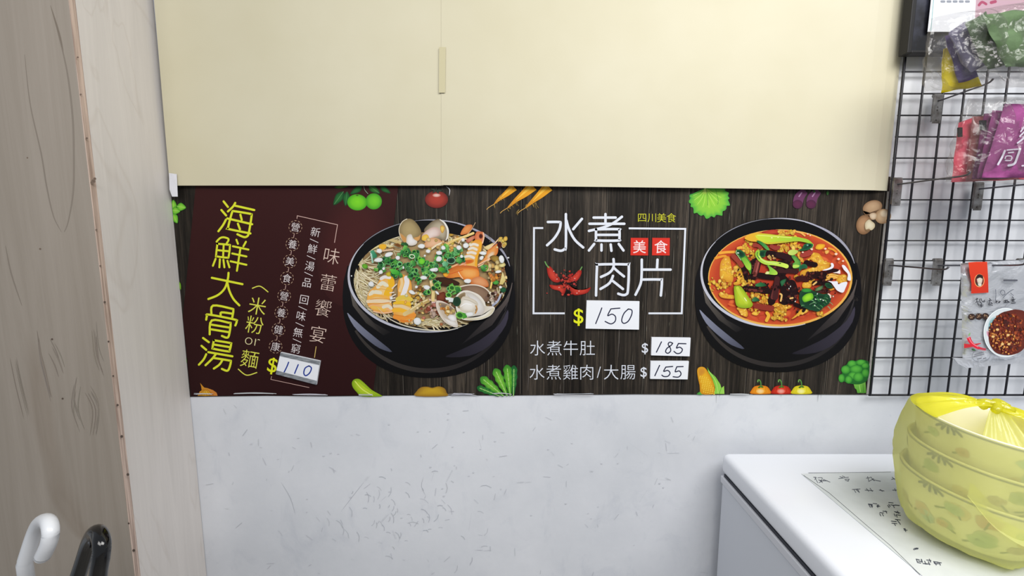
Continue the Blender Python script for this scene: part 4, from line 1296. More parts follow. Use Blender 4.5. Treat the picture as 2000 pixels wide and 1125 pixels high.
    for x, y, r in [(545, 850, 66), (400, 350, 52), (505, 370, 60), (340, 480, 48), (130, 300, 50), (50, 130, 44)]:
        a.ell(x, y, r, r * 0.85, (40, 96, 40), (56, 120, 50), 0, 16)
        a.ring(x, y, r, r * 0.85, r * 0.34, (126, 190, 84), 20, 18)
    a.poly([(590, 800), (660, 820), (680, 890), (600, 920)], (90, 170, 60), (60, 140, 50), 0)
    a.poly([(450, 330), (540, 340), (565, 400), (480, 455)], (70, 140, 70), (40, 104, 50), 60)
    a.ell(490, 600, 76, 90, (30, 56, 40), (40, 74, 50), 0, 18)
    a.ell(1340, 385, 56, 50, (40, 96, 60), (26, 66, 44), 0, 16)
    a.ell(1205, 250, 56, 40, (90, 170, 70), (50, 120, 50), 0, 16)
    a.stroke([(1110, 350), (1130, 250), (1150, 150)], 30, (240, 206, 110), 4)
    a.poly([(1270, 280), (1330, 60), (1385, 210), (1330, 290)], (236, 222, 160), (206, 186, 110), 60)
    bits(a, rng, 12, 1190, 160, 60, 30, 20, 40, [(226, 150, 70), (214, 130, 60)])
    for w in [(695, 222, 80, 42), (130, 440, 52, 20, 42), (725, 832, 74, 50), (1290, 338, 36, 26), (60, 20, 70, 40)]:
        white(*w)
    a.poly([(280, 530), (350, 520), (432, 540), (415, 612), (340, 605), (345, 575), (290, 565)], (238, 240, 240), (216, 222, 220), 0)
    a.frame(0, 0, 1)
    a.stroke([(737, 600), (760, 622), (790, 636), (830, 644), (875, 645), (912, 634)], 2.2, (216, 210, 190), 5, taper=lambda u: math.sin(u * 3.1) + 0.1)
    a.build('noodle_bowl_picture', M['print'], ban)['label'] = 'black bowl of seafood noodle soup picture'


def bowl_beef():
    a = Art(WX, 5e-6, HB + 2e-4)
    rng = random.Random(21)
    cx, cy, rx, ry = 1521, 533, 153, 108
    bowl_body(a, cx, cy, rx, ry, 1357, 1683, 727)
    rim_lines(a, cx, cy, rx, ry)
    a.ell(1524, 543, 141, 95, (226, 160, 60), (230, 176, 84), 0, 60)
    a.ell(1523, 542, 138, 92, (178, 60, 40), (206, 88, 46), 0, 60, mid=0.9)
    for i in range(120):
        an, r = rng.uniform(0, 6.28), math.sqrt(rng.uniform(0.2, 1)) * 0.92
        x, y = 1523 + 138 * r * math.cos(an), 542 + 92 * r * math.sin(an)
        c = jit(rng.choice([(200, 80, 46), (184, 60, 42), (164, 48, 40), (216, 108, 54), (140, 42, 38)]), 10, rng)
        a.ell(x, y, rng.uniform(4, 12), rng.uniform(2.5, 6), c, (204, 78, 43), rng.uniform(-40, 40), 10)
    YM = [(236, 186, 56), (226, 164, 50), (240, 200, 84), (218, 150, 52), (232, 176, 70)]

    def lump(poly, n=0, c=(232, 184, 60)):
        a.blob([(p[0] + 8, p[1] + 12) for p in poly], (130, 40, 26), (160, 60, 34), 3)
        a.blob(poly, c, mixc(c, (180, 90, 30), 0.5), 3)
        xs, ys = [p[0] for p in poly], [p[1] for p in poly]
        mx, my = sum(xs) / len(xs), sum(ys) / len(ys)
        for i in range(n):
            t = rng.choice(poly)
            k = rng.uniform(0.1, 0.85)
            x, y = mx + (t[0] - mx) * k, my + (t[1] - my) * k
            r = rng.uniform(14, 34)
            cc = jit(rng.choice(YM), 10, rng)
            a.ell(x, y, r * rng.uniform(0.8, 1.6), r * 0.8, mixc(cc, (255, 240, 150), 0.25), mixc(cc, (170, 100, 30), 0.3), rng.uniform(-60, 60), 9)

    def scatter(n, x0, y0, sx, sy, r0=18, r1=42):
        bits(a, rng, n, x0, y0, sx, sy, r0, r1, YM, 14, 0.3)

    a.frame(1370, 430, 10.225)
    lump([(480, 730), (560, 740), (600, 930), (640, 1150), (590, 1250), (390, 1180), (365, 1000), (390, 820)], 26)
    a.stroke([(360, 660), (500, 640), (660, 635)], 52, (236, 164, 60), 4)
    a.stroke([(280, 760), (420, 720), (480, 720)], 50, (228, 150, 50), 4)
    a.stroke([(730, 560), (800, 545), (890, 570)], 54, (236, 176, 70), 4)
    scatter(26, 700, 1010, 70, 60)
    scatter(10, 930, 500, 40, 60)
    scatter(18, 1030, 680, 45, 60)
    scatter(6, 1180, 560, 40, 24)
    scatter(8, 890, 600, 40, 30)
    a.blob([(1220, 230), (1400, 190), (1560, 200), (1540, 270), (1380, 285), (1230, 262)], (196, 76, 52), (150, 40, 34), 3)
    scatter(14, 1590, 580, 30, 50)
    scatter(8, 1610, 250, 30, 20)
    a.frame(1520, 430, 10.225)
    scatter(14, 80, 260, 40, 26)
    scatter(12, 230, 250, 50, 24)
    a.stroke([(370, 230), (450, 250), (530, 310)], 34, (236, 176, 90), 4)
    a.blob([(740, 560), (790, 480), (920, 480), (930, 530), (870, 580), (800, 590)], (238, 190, 50), (216, 140, 40), 3)
    a.blob([(930, 610), (1010, 600), (1010, 650), (950, 680)], (232, 190, 100), (216, 130, 60), 3)
    a.stroke([(1010, 560), (1100, 590), (1160, 640)], 40, (230, 150, 50), 4)
    lump([(680, 650), (800, 660), (860, 720), (930, 820), (1030, 850), (1050, 920), (900, 960), (760, 880), (650, 790), (550, 790), (640, 740)], 26)
    lump([(660, 950), (850, 890), (1040, 880), (1020, 950), (860, 1010), (700, 1010), (560, 1100), (440, 1110), (470, 1010)], 26)
    lump([(400, 620), (440, 630), (450, 740), (530, 830), (490, 850), (410, 760), (375, 690)], 8)
    a.stroke([(340, 330), (370, 400), (330, 470)], 60, (236, 186, 60), 4)
    scatter(34, 240, 530, 130, 50)
    scatter(10, 60, 610, 40, 30)
    a.frame(1520, 530, 10.225)
    for p in [[(960, 90), (1080, 60), (1220, 90)], [(930, 180), (1080, 140), (1220, 120)], [(980, 120), (1100, 100), (1180, 130)]]:
        a.stroke(p, 42, (226, 160, 60), 4)
        a.stroke(p, 14, (244, 200, 110), 4)
    lump([(1150, 190), (1230, 80), (1330, 60), (1390, 120), (1370, 210), (1240, 240)], 12)
    lump([(490, 230), (600, 215), (670, 260), (630, 330), (490, 325)], 8)
    scatter(6, 680, 190, 30, 20)
    scatter(5, 380, 110, 20, 30)
    a.frame(1370, 530, 10.225)
    lump([(640, 230), (720, 190), (740, 90), (700, 20), (820, 20), (830, 140), (790, 240), (670, 280)], 12)
    scatter(14, 240, 220, 60, 50)
    scatter(12, 400, 300, 60, 60)
    lump([(345, 450), (390, 430), (520, 460), (650, 480), (650, 545), (480, 540), (380, 510)], 10)
    scatter(10, 480, 240, 50, 20)
    lump([(720, 720), (880, 750), (930, 840), (900, 910), (800, 870), (750, 800)], 10)
    a.blob([(1000, 850), (1060, 795), (1150, 830), (1100, 885)], (238, 200, 80), (220, 140, 50), 3)
    a.stroke([(1310, 830), (1340, 890), (1300, 980)], 66, (232, 176, 60), 4)
    scatter(24, 900, 200, 80, 40)
    scatter(26, 1090, 480, 110, 50, 20, 48)
    scatter(20, 1260, 560, 50, 60)
    lump([(1360, 640), (1480, 630), (1640, 660), (1800, 690), (1760, 740), (1640, 760), (1560, 740), (1440, 690)], 16)
    scatter(20, 1560, 840, 60, 40)
    scatter(8, 1460, 920, 30, 20)
    scatter(14, 1080, 750, 60, 30, 12, 26)
    a.frame(1520, 530, 10.225)
    scatter(18, 60, 800, 70, 50)
    scatter(10, 60, 950, 50, 30)
    lump([(260, 950), (360, 860), (450, 760), (600, 770), (560, 830), (420, 870), (330, 930)], 8)
    scatter(8, 820, 840, 40, 20)
    a.stroke([(1110, 350), (1000, 380), (930, 370)], 30, (226, 150, 50), 4)
    # dark chillies and peppercorn clumps
    BR, DK = (96, 44, 40), (32, 15, 17)
    a.frame(1370, 430, 10.225)
    for p, w, c in [([(1330, 660), (1500, 690), (1740, 760)], 120, DK), ([(1110, 830), (1080, 960), (1040, 1110)], 170, DK), ([(1120, 840), (1095, 960), (1065, 1080)], 100, (120, 56, 50)), ([(1160, 1100), (1400, 1120), (1640, 1060)], 110, DK), ([(1400, 940), (1520, 980), (1700, 1020)], 90, (52, 24, 26)), ([(840, 960), (880, 1060), (900, 1160)], 90, DK), ([(640, 720), (740, 820), (800, 900)], 100, (150, 62, 48)), ([(1400, 520), (1480, 560), (1540, 540)], 80, (150, 58, 50)), ([(1050, 500), (1130, 510), (1180, 550)], 70, (150, 58, 48))]:
        a.stroke(p, w, c, 4)
    a.stroke([(1140, 850), (1115, 960), (1085, 1060)], 20, (170, 96, 88), 4)
    a.frame(1520, 430, 10.225)
    for p, w, c in [([(0, 690), (120, 710), (240, 780)], 110, (46, 22, 26)), ([(20, 850), (180, 860), (240, 960)], 100, DK), ([(0, 1010), (160, 1010), (360, 1030)], 90, (58, 28, 30)), ([(560, 850), (640, 870), (740, 890)], 100, DK), ([(640, 1090), (760, 1080), (920, 1080)], 110, DK), ([(1000, 1030), (1090, 1000), (1180, 1010)], 70, (40, 18, 22)), ([(490, 690), (580, 670), (640, 640)], 110, (160, 62, 54))]:
        a.stroke(p, w, c, 4)
    a.frame(1370, 530, 10.225)
    for p, w, c in [([(1160, 90), (1380, 120), (1640, 110)], 100, DK), ([(880, 340), (1060, 360), (1330, 390)], 120, DK), ([(960, 370), (1060, 380), (1200, 390)], 50, (110, 50, 46)), ([(1540, 180), (1470, 380), (1400, 600)], 150, DK), ([(1530, 200), (1460, 380), (1420, 520)], 80, (104, 48, 46)), ([(1090, 690), (1240, 720), (1400, 740)], 110, (140, 52, 40)), ([(880, 120), (900, 60), (880, 20)], 70, DK)]:
        a.stroke(p, w, c, 4)
    a.stroke([(1550, 230), (1520, 380), (1510, 460)], 12, (206, 180, 180), 4)
    a.frame(1520, 530, 10.225)
    for p, w, c in [([(100, 200), (150, 300), (160, 450), (130, 560)], 230, DK), ([(260, 260), (300, 400), (260, 560)], 190, (34, 16, 20)), ([(-20, 150), (-40, 350), (-60, 520)], 110, (70, 32, 34)), ([(400, 150), (480, 140), (560, 160)], 110, (60, 22, 24)), ([(640, 110), (760, 80), (900, 120)], 120, (36, 16, 18)), ([(720, 230), (860, 220), (1020, 250)], 90, DK), ([(340, 660), (420, 690), (500, 720)], 80, DK), ([(800, 400), (900, 390), (1010, 400)], 70, (74, 36, 34)), ([(520, 700), (520, 760), (500, 790)], 60, DK)]:
        a.stroke(p, w, c, 4)
    a.frame(0, 0, 1)
    for x, y, sx, sy, n in [(1545, 575, 10, 14, 60), (1525, 515, 10, 6, 30), (1590, 538, 16, 6, 40), (1460, 535, 8, 8, 24), (1480, 560, 16, 6, 30), (1610, 560, 10, 8, 30), (1470, 510, 6, 8, 16)]:
        bits(a, rng, n, x, y, sx, sy, 1.0, 2.8, [(40, 18, 22), (78, 34, 32), (24, 12, 14), (110, 50, 44)], 10, 0.4)
    # greens
    L1, L2, G0, G9 = (186, 208, 50), (128, 172, 40), (34, 96, 56), (16, 50, 36)
    a.frame(1370, 430, 10.225)
    a.poly(catmull([(860, 350), (1050, 258), (1300, 270), (1550, 300), (1884, 330), (1984, 350), (2134, 390), (2240, 490), (2174, 470), (2054, 440), (1914, 420), (1734, 440), (1534, 465), (1320, 480), (1200, 440), (1080, 430), (960, 415)], True, 3), (232, 170, 50), (150, 200, 60), 0)
    a.poly(catmull([(1080, 300), (1300, 285), (1600, 320), (1900, 345), (2050, 400), (1900, 400), (1600, 420), (1320, 450), (1150, 400)], True, 3), (206, 214, 60), (140, 196, 60), 0)
    a.stroke([(1120, 300), (1400, 320), (1800, 350)], 14, (226, 232, 120), 4)
    a.ell(1405, 352, 18, 10, (236, 240, 170))
    a.ell(1530, 345, 14, 8, (230, 238, 150))
    a.blob([(690, 600), (720, 585), (800, 600), (880, 690), (950, 800), (1000, 900), (985, 1080), (940, 1010), (830, 850), (740, 710), (690, 680)], (96, 160, 50), (60, 130, 46), 3)
    a.blob([(690, 610), (760, 590), (850, 640), (880, 700), (800, 760), (740, 690), (700, 680)], G9, (40, 104, 60), 3)
    a.poly(catmull([(800, 760), (880, 750), (960, 850), (990, 910), (975, 1000), (900, 960), (840, 850)], True, 3), (108, 170, 54), (170, 214, 70), 60)
    a.stroke([(700, 610), (690, 660), (720, 700), (790, 800)], 12, (170, 206, 150), 4)
    a.ell(730, 655, 24, 12, (206, 226, 210))
    a.poly(catmull([(1100, 410), (1170, 415), (1290, 490), (1360, 590), (1300, 590), (1200, 500), (1130, 450)], True, 3), (30, 96, 54), (90, 170, 80), 30)
    a.blob([(1110, 650), (1160, 605), (1300, 600), (1280, 650), (1270, 730), (1200, 740), (1150, 720)], G9, (44, 110, 60), 3)
    a.stroke([(1125, 640), (1120, 700), (1180, 790), (1300, 850), (1440, 860), (1600, 890), (1700, 920)], 84, (150, 196, 60), 5, col2=(206, 230, 96))
    a.stroke([(1150, 720), (1210, 790), (1320, 840), (1500, 870)], 18, (206, 230, 130), 4)
    a.stroke([(1120, 640), (1112, 700), (1160, 770)], 16, (40, 110, 56), 4)
    a.ell(1568, 862, 26, 10, (60, 70, 30))
    bits(a, rng, 10, 1380, 730, 50, 24, 16, 30, [(226, 190, 110), (200, 150, 90)])
    a.poly(catmull([(1310, 890), (1380, 930), (1510, 1030), (1500, 1090), (1370, 1085), (1270, 1060), (1360, 1010)], True, 3), (90, 170, 50), (180, 216, 80), 40)
    a.blob([(1270, 1070), (1310, 1020), (1360, 1040), (1340, 1080)], (226, 226, 170), (196, 206, 110), 2)
    a.frame(1520, 430, 10.225)
    a.blob([(510, 490), (600, 460), (690, 480), (680, 540), (600, 590), (480, 612), (390, 600), (480, 560)], (24, 66, 50), (40, 106, 60), 3)
    a.blob([(540, 500), (620, 480), (670, 500), (610, 540)], (14, 40, 34), (24, 70, 50), 3)
    a.ell(585, 500, 24, 18, (140, 190, 180), (30, 80, 60))
    a.stroke([(700, 480), (690, 540), (640, 570)], 8, (190, 214, 140), 3)
    a.poly(catmull([(230, 600), (330, 590), (400, 620), (330, 690), (250, 700), (190, 660)], True, 3), (200, 216, 110), (176, 200, 90), 0)
    a.blob([(260, 720), (330, 700), (400, 770), (450, 850), (430, 950), (300, 960), (290, 870), (330, 830)], (110, 170, 70), (50, 120, 60), 3)
    a.blob([(420, 940), (480, 880), (560, 890), (580, 960), (480, 970), (420, 1030)], (30, 86, 60), (44, 110, 66), 3)
    a.poly(catmull([(300, 890), (420, 900), (400, 940), (300, 955)], True, 2), (176, 216, 90))
    a.frame(1370, 530, 10.225)
    a.blob([(650, 310), (700, 288), (780, 295), (880, 420), (960, 540), (1025, 650), (990, 715), (880, 735), (760, 720), (690, 660), (660, 480)], (192, 208, 52), (134, 164, 36), 4)
    a.stroke([(720, 330), (790, 480), (900, 620)], 60, (190, 210, 66), 4)
    a.stroke([(860, 530), (900, 590)], 16, (236, 240, 190))
    a.poly(catmull([(1100, 250), (1200, 220), (1300, 280), (1200, 305), (1080, 295)], True, 3), (56, 130, 74), (24, 76, 46), 0)
    a.poly(catmull([(1010, 560), (1080, 510), (1170, 580), (1100, 600), (1020, 600)], True, 3), (70, 130, 80), (24, 70, 46), 0)
    a.frame(1520, 530, 10.225)
    a.blob([(430, 430), (520, 340), (640, 350), (720, 400), (880, 450), (1000, 450), (1055, 540), (1010, 650), (900, 720), (810, 800), (680, 780), (560, 740), (460, 690), (420, 560)], (20, 50, 34), (30, 72, 48), 4)
    for i in range(60):
        x, y = rng.gauss(760, 150), rng.gauss(610, 90)
        if 430 < x < 1040 and 440 < y < 780:
            an = rng.uniform(-0.7, 0.9)
            L = rng.uniform(30, 90)
            a.stroke([(x, y), (x + L * 0.5 * math.cos(an), y + L * 0.5 * math.sin(an) - 10), (x + L * math.cos(an), y + L * math.sin(an))], rng.uniform(5, 14), jit(rng.choice([(40, 106, 60), (60, 130, 70), (26, 74, 46), (110, 160, 110)]), 10, rng), 3)
    a.blob([(730, 390), (760, 330), (880, 280), (900, 320), (860, 370), (760, 400)], (110, 140, 90), (30, 60, 40), 3)
    a.blob([(930, 250), (1010, 230), (1090, 300), (1080, 340), (980, 330)], (20, 56, 40), (40, 86, 50), 3)
    a.blob([(480, 350), (640, 345), (660, 400), (560, 420), (480, 400)], (60, 150, 60), (40, 110, 50), 3)
    a.blob([(480, 520), (560, 450), (660, 430), (700, 480), (690, 550), (560, 612), (500, 600)], (160, 220, 50), (84, 160, 40), 4)
    a.blob([(40, 200), (110, 160), (160, 160), (120, 250), (70, 300), (50, 260)], (50, 110, 70), (30, 80, 50), 3)
    for p in [[(40, 450), (70, 480), (50, 590)], [(240, 540), (290, 530)], [(700, 265), (760, 215)]]:
        a.stroke(p, 34, (228, 184, 110), 4)
    # sesame and glare
    for i in range(70):
        x, y = rng.gauss(1530, 52), rng.gauss(555, 36)
        a.ell(x, y, rng.uniform(0.5, 1.2), rng.uniform(0.4, 0.8), (240, 226, 206), (226, 200, 170), rng.uniform(0, 180), 7)
    GW = (234, 234, 242)
    a.frame(1520, 530, 10.225)
    a.poly(catmull([(995, 195), (1090, 200), (1180, 200), (1200, 260), (1270, 225), (1380, 215), (1340, 340), (1290, 425), (1180, 385), (1120, 310), (1060, 230)], True, 3), GW)
    for x, y in [(745, 555), (840, 560), (780, 450), (340, 600), (730, 680), (900, 580), (245, 300), (215, 345), (1100, 500), (1030, 480)]:
        a.ell(x, y, 16, 9, (236, 240, 232), None, rng.uniform(0, 180), 8)
    a.stroke([(1000, 450), (1040, 480), (1045, 520)], 26, (236, 206, 190), 3)
    a.frame(1520, 430, 10.225)
    a.poly(catmull([(1050, 860), (1090, 860), (1112, 910), (1080, 965), (960, 1003), (880, 1000), (1000, 960), (1055, 920)], True, 3), GW)
    a.poly(catmull([(1270, 905), (1320, 900), (1380, 970), (1440, 1080), (1450, 1200), (1380, 1190), (1390, 1080), (1310, 990)], True, 3), GW)
    a.poly(catmull([(1090, 1050), (1180, 1030), (1230, 990), (1240, 1070), (1180, 1060)], True, 2), (240, 226, 222))
    for x, y, r in [(1155, 675, 36), (1205, 775, 34), (1295, 815, 26), (940, 570, 30), (640, 305, 18), (670, 580, 30), (490, 640, 24), (590, 275, 20)]:
        a.blob([(x - r, y), (x, y - r * 0.7), (x + r, y - r * 0.1), (x + r * 0.1, y + r * 0.8)], (246, 230, 220), (226, 160, 120), 3)
    a.build('beef_bowl_picture', M['print'], ban)['label'] = 'black bowl of red boiled meat picture'


bowl_noodles()
bowl_beef()

# torn white residue along the bottom edge and the pale right edge of the banner
rs = random.Random(9)
for x0, x1 in ((376, 420), (455, 540), (700, 735), (880, 925), (1080, 1160), (1425, 1470), (570, 640), (960, 1000)):
    a = Art(WX, 6e-6, HB + 4e-3)
    for k in range(3):
        y = 771.5 + rs.uniform(-3.5, 0.5)
        a.stroke([(x0 + rs.uniform(0, 8), y), ((x0 + x1) / 2, y + rs.uniform(-1.5, 0.8)), (x1 - rs.uniform(0, 8), y + rs.uniform(-0.5, 1.5))], rs.uniform(0.5, 1.2), jit((200, 202, 208), 14, rs), 3)
    a.build('torn_paper_edge', M['print'], ban)['label'] = 'torn white sliver on the bottom edge'
a = Art(WX, 6e-6, HB)
a.poly([(1733, 374), (1738.5, 374), (1696.5, 770), (1692, 770)], (176, 172, 166))
a.build('white_border', M['print'], ban)

# ------------------------------------------------------------------ price slips on the banner
LY = PY - 0.0075


def slip(px, marks, w, ink, label, tape=False):
    e = empty('price_slip', atY(sum(p[0] for p in px) / 4, max(p[1] for p in px), LY), label, 'price tag', 'handwritten price slips on the banner')
    quad_board('paper_slip', px, LY, 0.006, M['paper'], e)
    a = Art(lambda x, y, h: atY(x, y, LY - h), 6e-6, 5e-5)
    if tape:
        t = Art(lambda x, y, h: atY(x, y, LY - h), 6e-6, 2e-5)
        (ax, ay), (bx, by), (cx2, cy2), (dx2, dy2) = px
        f = 0.17
        for qs in ([px[0], px[1], (bx + (cx2 - bx) * f, by + (cy2 - by) * f), (ax + (dx2 - ax) * f, ay + (dy2 - ay) * f)], [(dx2 + (ax - dx2) * f, dy2 + (ay - dy2) * f), (cx2 + (bx - cx2) * f, cy2 + (by - cy2) * f), px[2], px[3]]):
            quad_board('tape_strip', qs, LY - 0.0002, 0.00015, M['grey_tape'], e)
        del t
    a.frame(320 if tape else 1000, 560, 4.892)
    for p in marks:
        a.stroke(p, w, ink, 5)
    a.build('handwritten_price', M['ink'], e)


slip([(548, 688.4), (625, 705.5), (617.6, 751.7), (538.3, 730.7)],
     [[(1192, 722), (1175, 765), (1150, 815)], [(1284, 745), (1265, 790), (1250, 828)], [(1385, 757), (1350, 778), (1337, 825), (1355, 850), (1392, 825), (1410, 778), (1388, 757)]], 12, (36, 60, 150),
     'white slip reading 110 in blue with grey tape bands on brown panel', True)
slip([(1146, 587), (1249, 588.6), (1248, 643.8), (1144, 641.8)],
     [[(858, 203), (835, 265), (800, 352)], [(1030, 205), (985, 208), (945, 212)], [(945, 212), (915, 275), (955, 262), (988, 285), (985, 330), (945, 355), (890, 332)], [(1112, 213), (1070, 255), (1048, 320), (1068, 350), (1110, 330), (1142, 270), (1145, 225), (1112, 213)]], 11, (44, 46, 72),
     'largest white slip, reading 150, below the white-framed dish title')
slip([(1273, 659), (1349, 660), (1347, 696), (1272, 694)],
     [[(1428, 527), (1380, 625)], [(1535, 540), (1508, 530), (1492, 550), (1512, 585), (1515, 615), (1490, 636), (1468, 622), (1480, 590), (1520, 560), (1535, 540)], [(1590, 543), (1662, 545)], [(1590, 543), (1572, 585), (1602, 578), (1628, 600), (1610, 632), (1575, 638), (1548, 618)]], 11, (46, 48, 72),
     'small white slip reading 185, above the 155 slip')
slip([(1271, 705.5), (1345.5, 705.7), (1343, 741), (1270, 740)],
     [[(1410, 752), (1365, 850)], [(1470, 768), (1535, 762)], [(1470, 768), (1450, 808), (1488, 800), (1510, 825), (1490, 855), (1452, 858), (1432, 845)], [(1575, 765), (1635, 763)], [(1575, 765), (1560, 812), (1598, 805), (1615, 835), (1590, 863), (1540, 860)]], 11, (46, 48, 72),
     'small white slip reading 155, below the 185 slip')

# ------------------------------------------------------------------ cream paper sheets over the top of the menu
CY = D - 0.013


def paper_sheet(name, px0, px1, label, curl, n=24, mzz=14, dy=0.0):
    """px0/px1: (bottom point, top point) of the left and right edges"""
    vs, fs = [], []
    for j in range(mzz + 1):
        v = j / mzz
        for i in range(n + 1):
            u = i / n
            b = (px0[0][0] + (px1[0][0] - px0[0][0]) * u, px0[0][1] + (px1[0][1] - px0[0][1]) * u)
            t = (px0[1][0] + (px1[1][0] - px0[1][0]) * u, px0[1][1] + (px1[1][1] - px0[1][1]) * u)
            p = atY(b[0], b[1], CY + dy)
            q = atY(t[0], t[1], CY + dy)
            P = p.lerp(q, v)
            P.y += curl(u, v) + 0.0015 * noise.noise(Vector((P.x * 3, 1.7, P.z * 3)))
            vs.append(P)
    for j in range(mzz):
        for i in range(n):
            k = j * (n + 1) + i
            fs.append((k, k + 1, k + n + 2, k + n + 1))
    o = mesh_obj(name, vs, fs, M['cream'])
    md = o.modifiers.new('thickness', 'SOLIDIFY')
    md.thickness = 0.0012
    md.offset = 1
    tag(o, label, 'paper sheet', 'cream sheets covering the upper menu')
    return o


paper_sheet('cream_sheet', ((332, 362.5), (289, -140)), ((866, 362.5), (870, -140)), 'cream paper sheet beside the cabinet, covering the wall above the noodle bowl', lambda u, v: -0.0015 * math.sin(u * 3.1))
paper_sheet('cream_sheet', ((862, 361.5), (862, -140)), ((1738, 372), (1792, -140)), 'wider cream paper sheet beside the wire grid, its curled edge near the black board', lambda u, v: -0.002 * math.sin(u * 3.1) + 0.010 * max(0, (u - 0.93) / 0.07) ** 2, 30, 14, -0.0012)
o = quad_board('masking_tape', [(857.5, 92), (870.5, 92), (869.5, 181), (857, 181)], CY - 0.0055, 0.0004, M['tape'])
tag(o, 'short vertical strip of buff tape over the seam of cream sheets', 'tape')
o = quad_board('white_tape', [(330, 338), (345, 340), (347, 384), (336, 384), (331, 370)], CY - 0.004, 0.0006, M['white_tape'])
tag(o, 'scrap of white tape at the lower corner of cream sheet by cabinet', 'tape')

# ------------------------------------------------------------------ black wire grid
GY = D - 0.016
z_of = lambda y: atY(1750, y, GY).z
zt, zb = z_of(183), z_of(771.5)
sp = (zt - zb) / 15.0
x_left = atY(1700.5, 735, GY).x
bm = bmesh.new()
rows, cols = 22, 15
top = zb + sp * rows
xr = x_left + sp * cols
for i in range(rows + 1):
    z = zb + i * sp
    tube(bm, [(x_left, GY, z), (xr, GY, z)], 0.0027 if i in (0, rows) else 0.0019, 6)
for i in range(cols + 1):
    x = x_left + i * sp
    tube(bm, [(x, GY - 0.004, zb), (x, GY - 0.004, top)], 0.0031 if i in (0, cols) else 0.0024, 6)
g = bm_obj('wire_grid', bm, M['black_wire'], None, True)
tag(g, 'black wire display grid hung on the white wall right of the banner', 'display grid')
# wall standoffs of the grid
for zz in (zb + sp * 3, zb + sp * 19):
    for xx in (x_left + sp * 9.5, x_left + sp * 12.5):
        bm = bmesh.new()
        tube(bm, [(xx, GY, zz), (xx, D - 0.0005, zz)], 0.004, 8)
        bm_obj('wall_clip', bm, M['black_wire'], g)


def hook(px, py, length, label, lift=0.0):
    """plate hung on a grid wire with a straight wire prong towards the room"""
    t = atY(px, py, GY - 0.008)
    e = empty('grid_hook', t, label, 'hook', 'metal hooks on the wire grid')
    bm = bmesh.new()
    box(bm, (t.x - 0.0098, t.y - 0.0035, t.z - 0.064), (t.x + 0.0098, t.y - 0.002, t.z), 0.0007, 2)
    for s in (-1, 1):                                   # folded side flanges
        box(bm, (t.x + s * 0.0098 - 0.0008, t.y - 0.0035, t.z - 0.06), (t.x + s * 0.0098 + 0.0008, t.y + 0.002, t.z - 0.004), 0.0004, 1)
    tube(bm, [(t.x - 0.0098, t.y + 0.001, t.z), (t.x + 0.0098, t.y + 0.001, t.z)], 0.0045, 8)
    for dz in (-0.026, -0.033, -0.056):
        tube(bm, [(t.x, t.y - 0.0036, t.z + dz), (t.x, t.y - 0.005, t.z + dz)], 0.0022, 8)
    bm_obj('plate', bm, M['steel'], e)
    bm = bmesh.new()
    P = [(t.x - 0.002, t.y - 0.002, t.z - 0.012), (t.x, t.y - 0.012, t.z - 0.0125), (t.x, t.y - length * 0.5, t.z - 0.0125 + lift * 0.5), (t.x, t.y - length + 0.012, t.z - 0.0125 + lift), (t.x, t.y - length, t.z - 0.006 + lift)]
    tube(bm, catmull(P, False, 4), 0.0019, 8)
    bm_obj('prong', bm, M['prong'], e, True)


hook(1832, 187, 0.12, 'brownish grid hook plate just below the bag of yellow cloth', 0.004)
hook(1753, 350, 0.17, 'grid hook beside the lower corner of the cream sheet, long prong towards pink packets', 0.0)
hook(1912, 359, 0.17, 'grid hook plate directly under the pink and purple packets')
hook(1736, 508, 0.15, 'empty-pronged grid hook nearest the banner, level with red soup bowl')
hook(1832, 508, 0.185, 'grid hook whose prong carries the silver sauce pouch', 0.012)
hook(1996, 508, 0.10, 'grid hook plate behind the top corner of the silver pouch')


# ------------------------------------------------------------------ pillowy packets
def pillow(name, px, Y, th, m, parent=None, wr=0.002, seed=0, n=14, p=4, back=True, tilt=0.0, wscale=28.0, crease=0.0):
    """soft packet spanning the four photo points TL TR BR BL on the plane y = Y, bulging to both sides"""
    c = [atY(x, y, Y) for x, y in px]
    vs, fs = [], []
    for side in ((-1, 1) if back else (-1,)):
        b = len(vs)
        for j in range(n + 1):
            v = j / n
            for i in range(n + 1):
                u = i / n
                P = c[0].lerp(c[1], u).lerp(c[3].lerp(c[2], u), v)
                f = (1 - abs(2 * u - 1) ** p) * (1 - abs(2 * v - 1) ** p)
                w = noise.noise(Vector((P.x * wscale + seed * 3.1, side * 2.0, P.z * wscale))) * wr
                if crease:
                    q = Vector((P.x * 26 + P.z * 9 + seed, side * 1.7, P.z * 15 - P.x * 6))
                    w += crease * (abs(noise.noise(q)) * 2.0 + abs(noise.noise(q * 2.3)) * 0.9 + abs(noise.noise(q * 4.1)) * 0.2 - 0.6)
                P = P + Vector((noise.noise(Vector((P.z * wscale, seed, 1))) * wr * 0.6, side * (th * 0.5 * f) + w * (0.3 + f) + tilt * (v - 0.5), noise.noise(Vector((P.x * wscale, seed, 7))) * wr * 0.6))
                vs.append(P)
        for j in range(n):
            for i in range(n):
                k = b + j * (n + 1) + i
                fs.append((k, k + 1, k + n + 2, k + n + 1) if side < 0 else (k, k + n + 1, k + n + 2, k + 1))
    if back:
        q = (n + 1) ** 2
        ring = list(range(n + 1)) + [j * (n + 1) + n for j in range(1, n + 1)] + [n * (n + 1) + i for i in range(n - 1, -1, -1)] + [j * (n + 1) for j in range(n - 1, 0, -1)]
        for i in range(len(ring)):
            a, b2 = ring[i], ring[(i + 1) % len(ring)]
            fs.append((a, a + q, b2 + q, b2))
    return mesh_obj(name, vs, fs, m, parent, True)


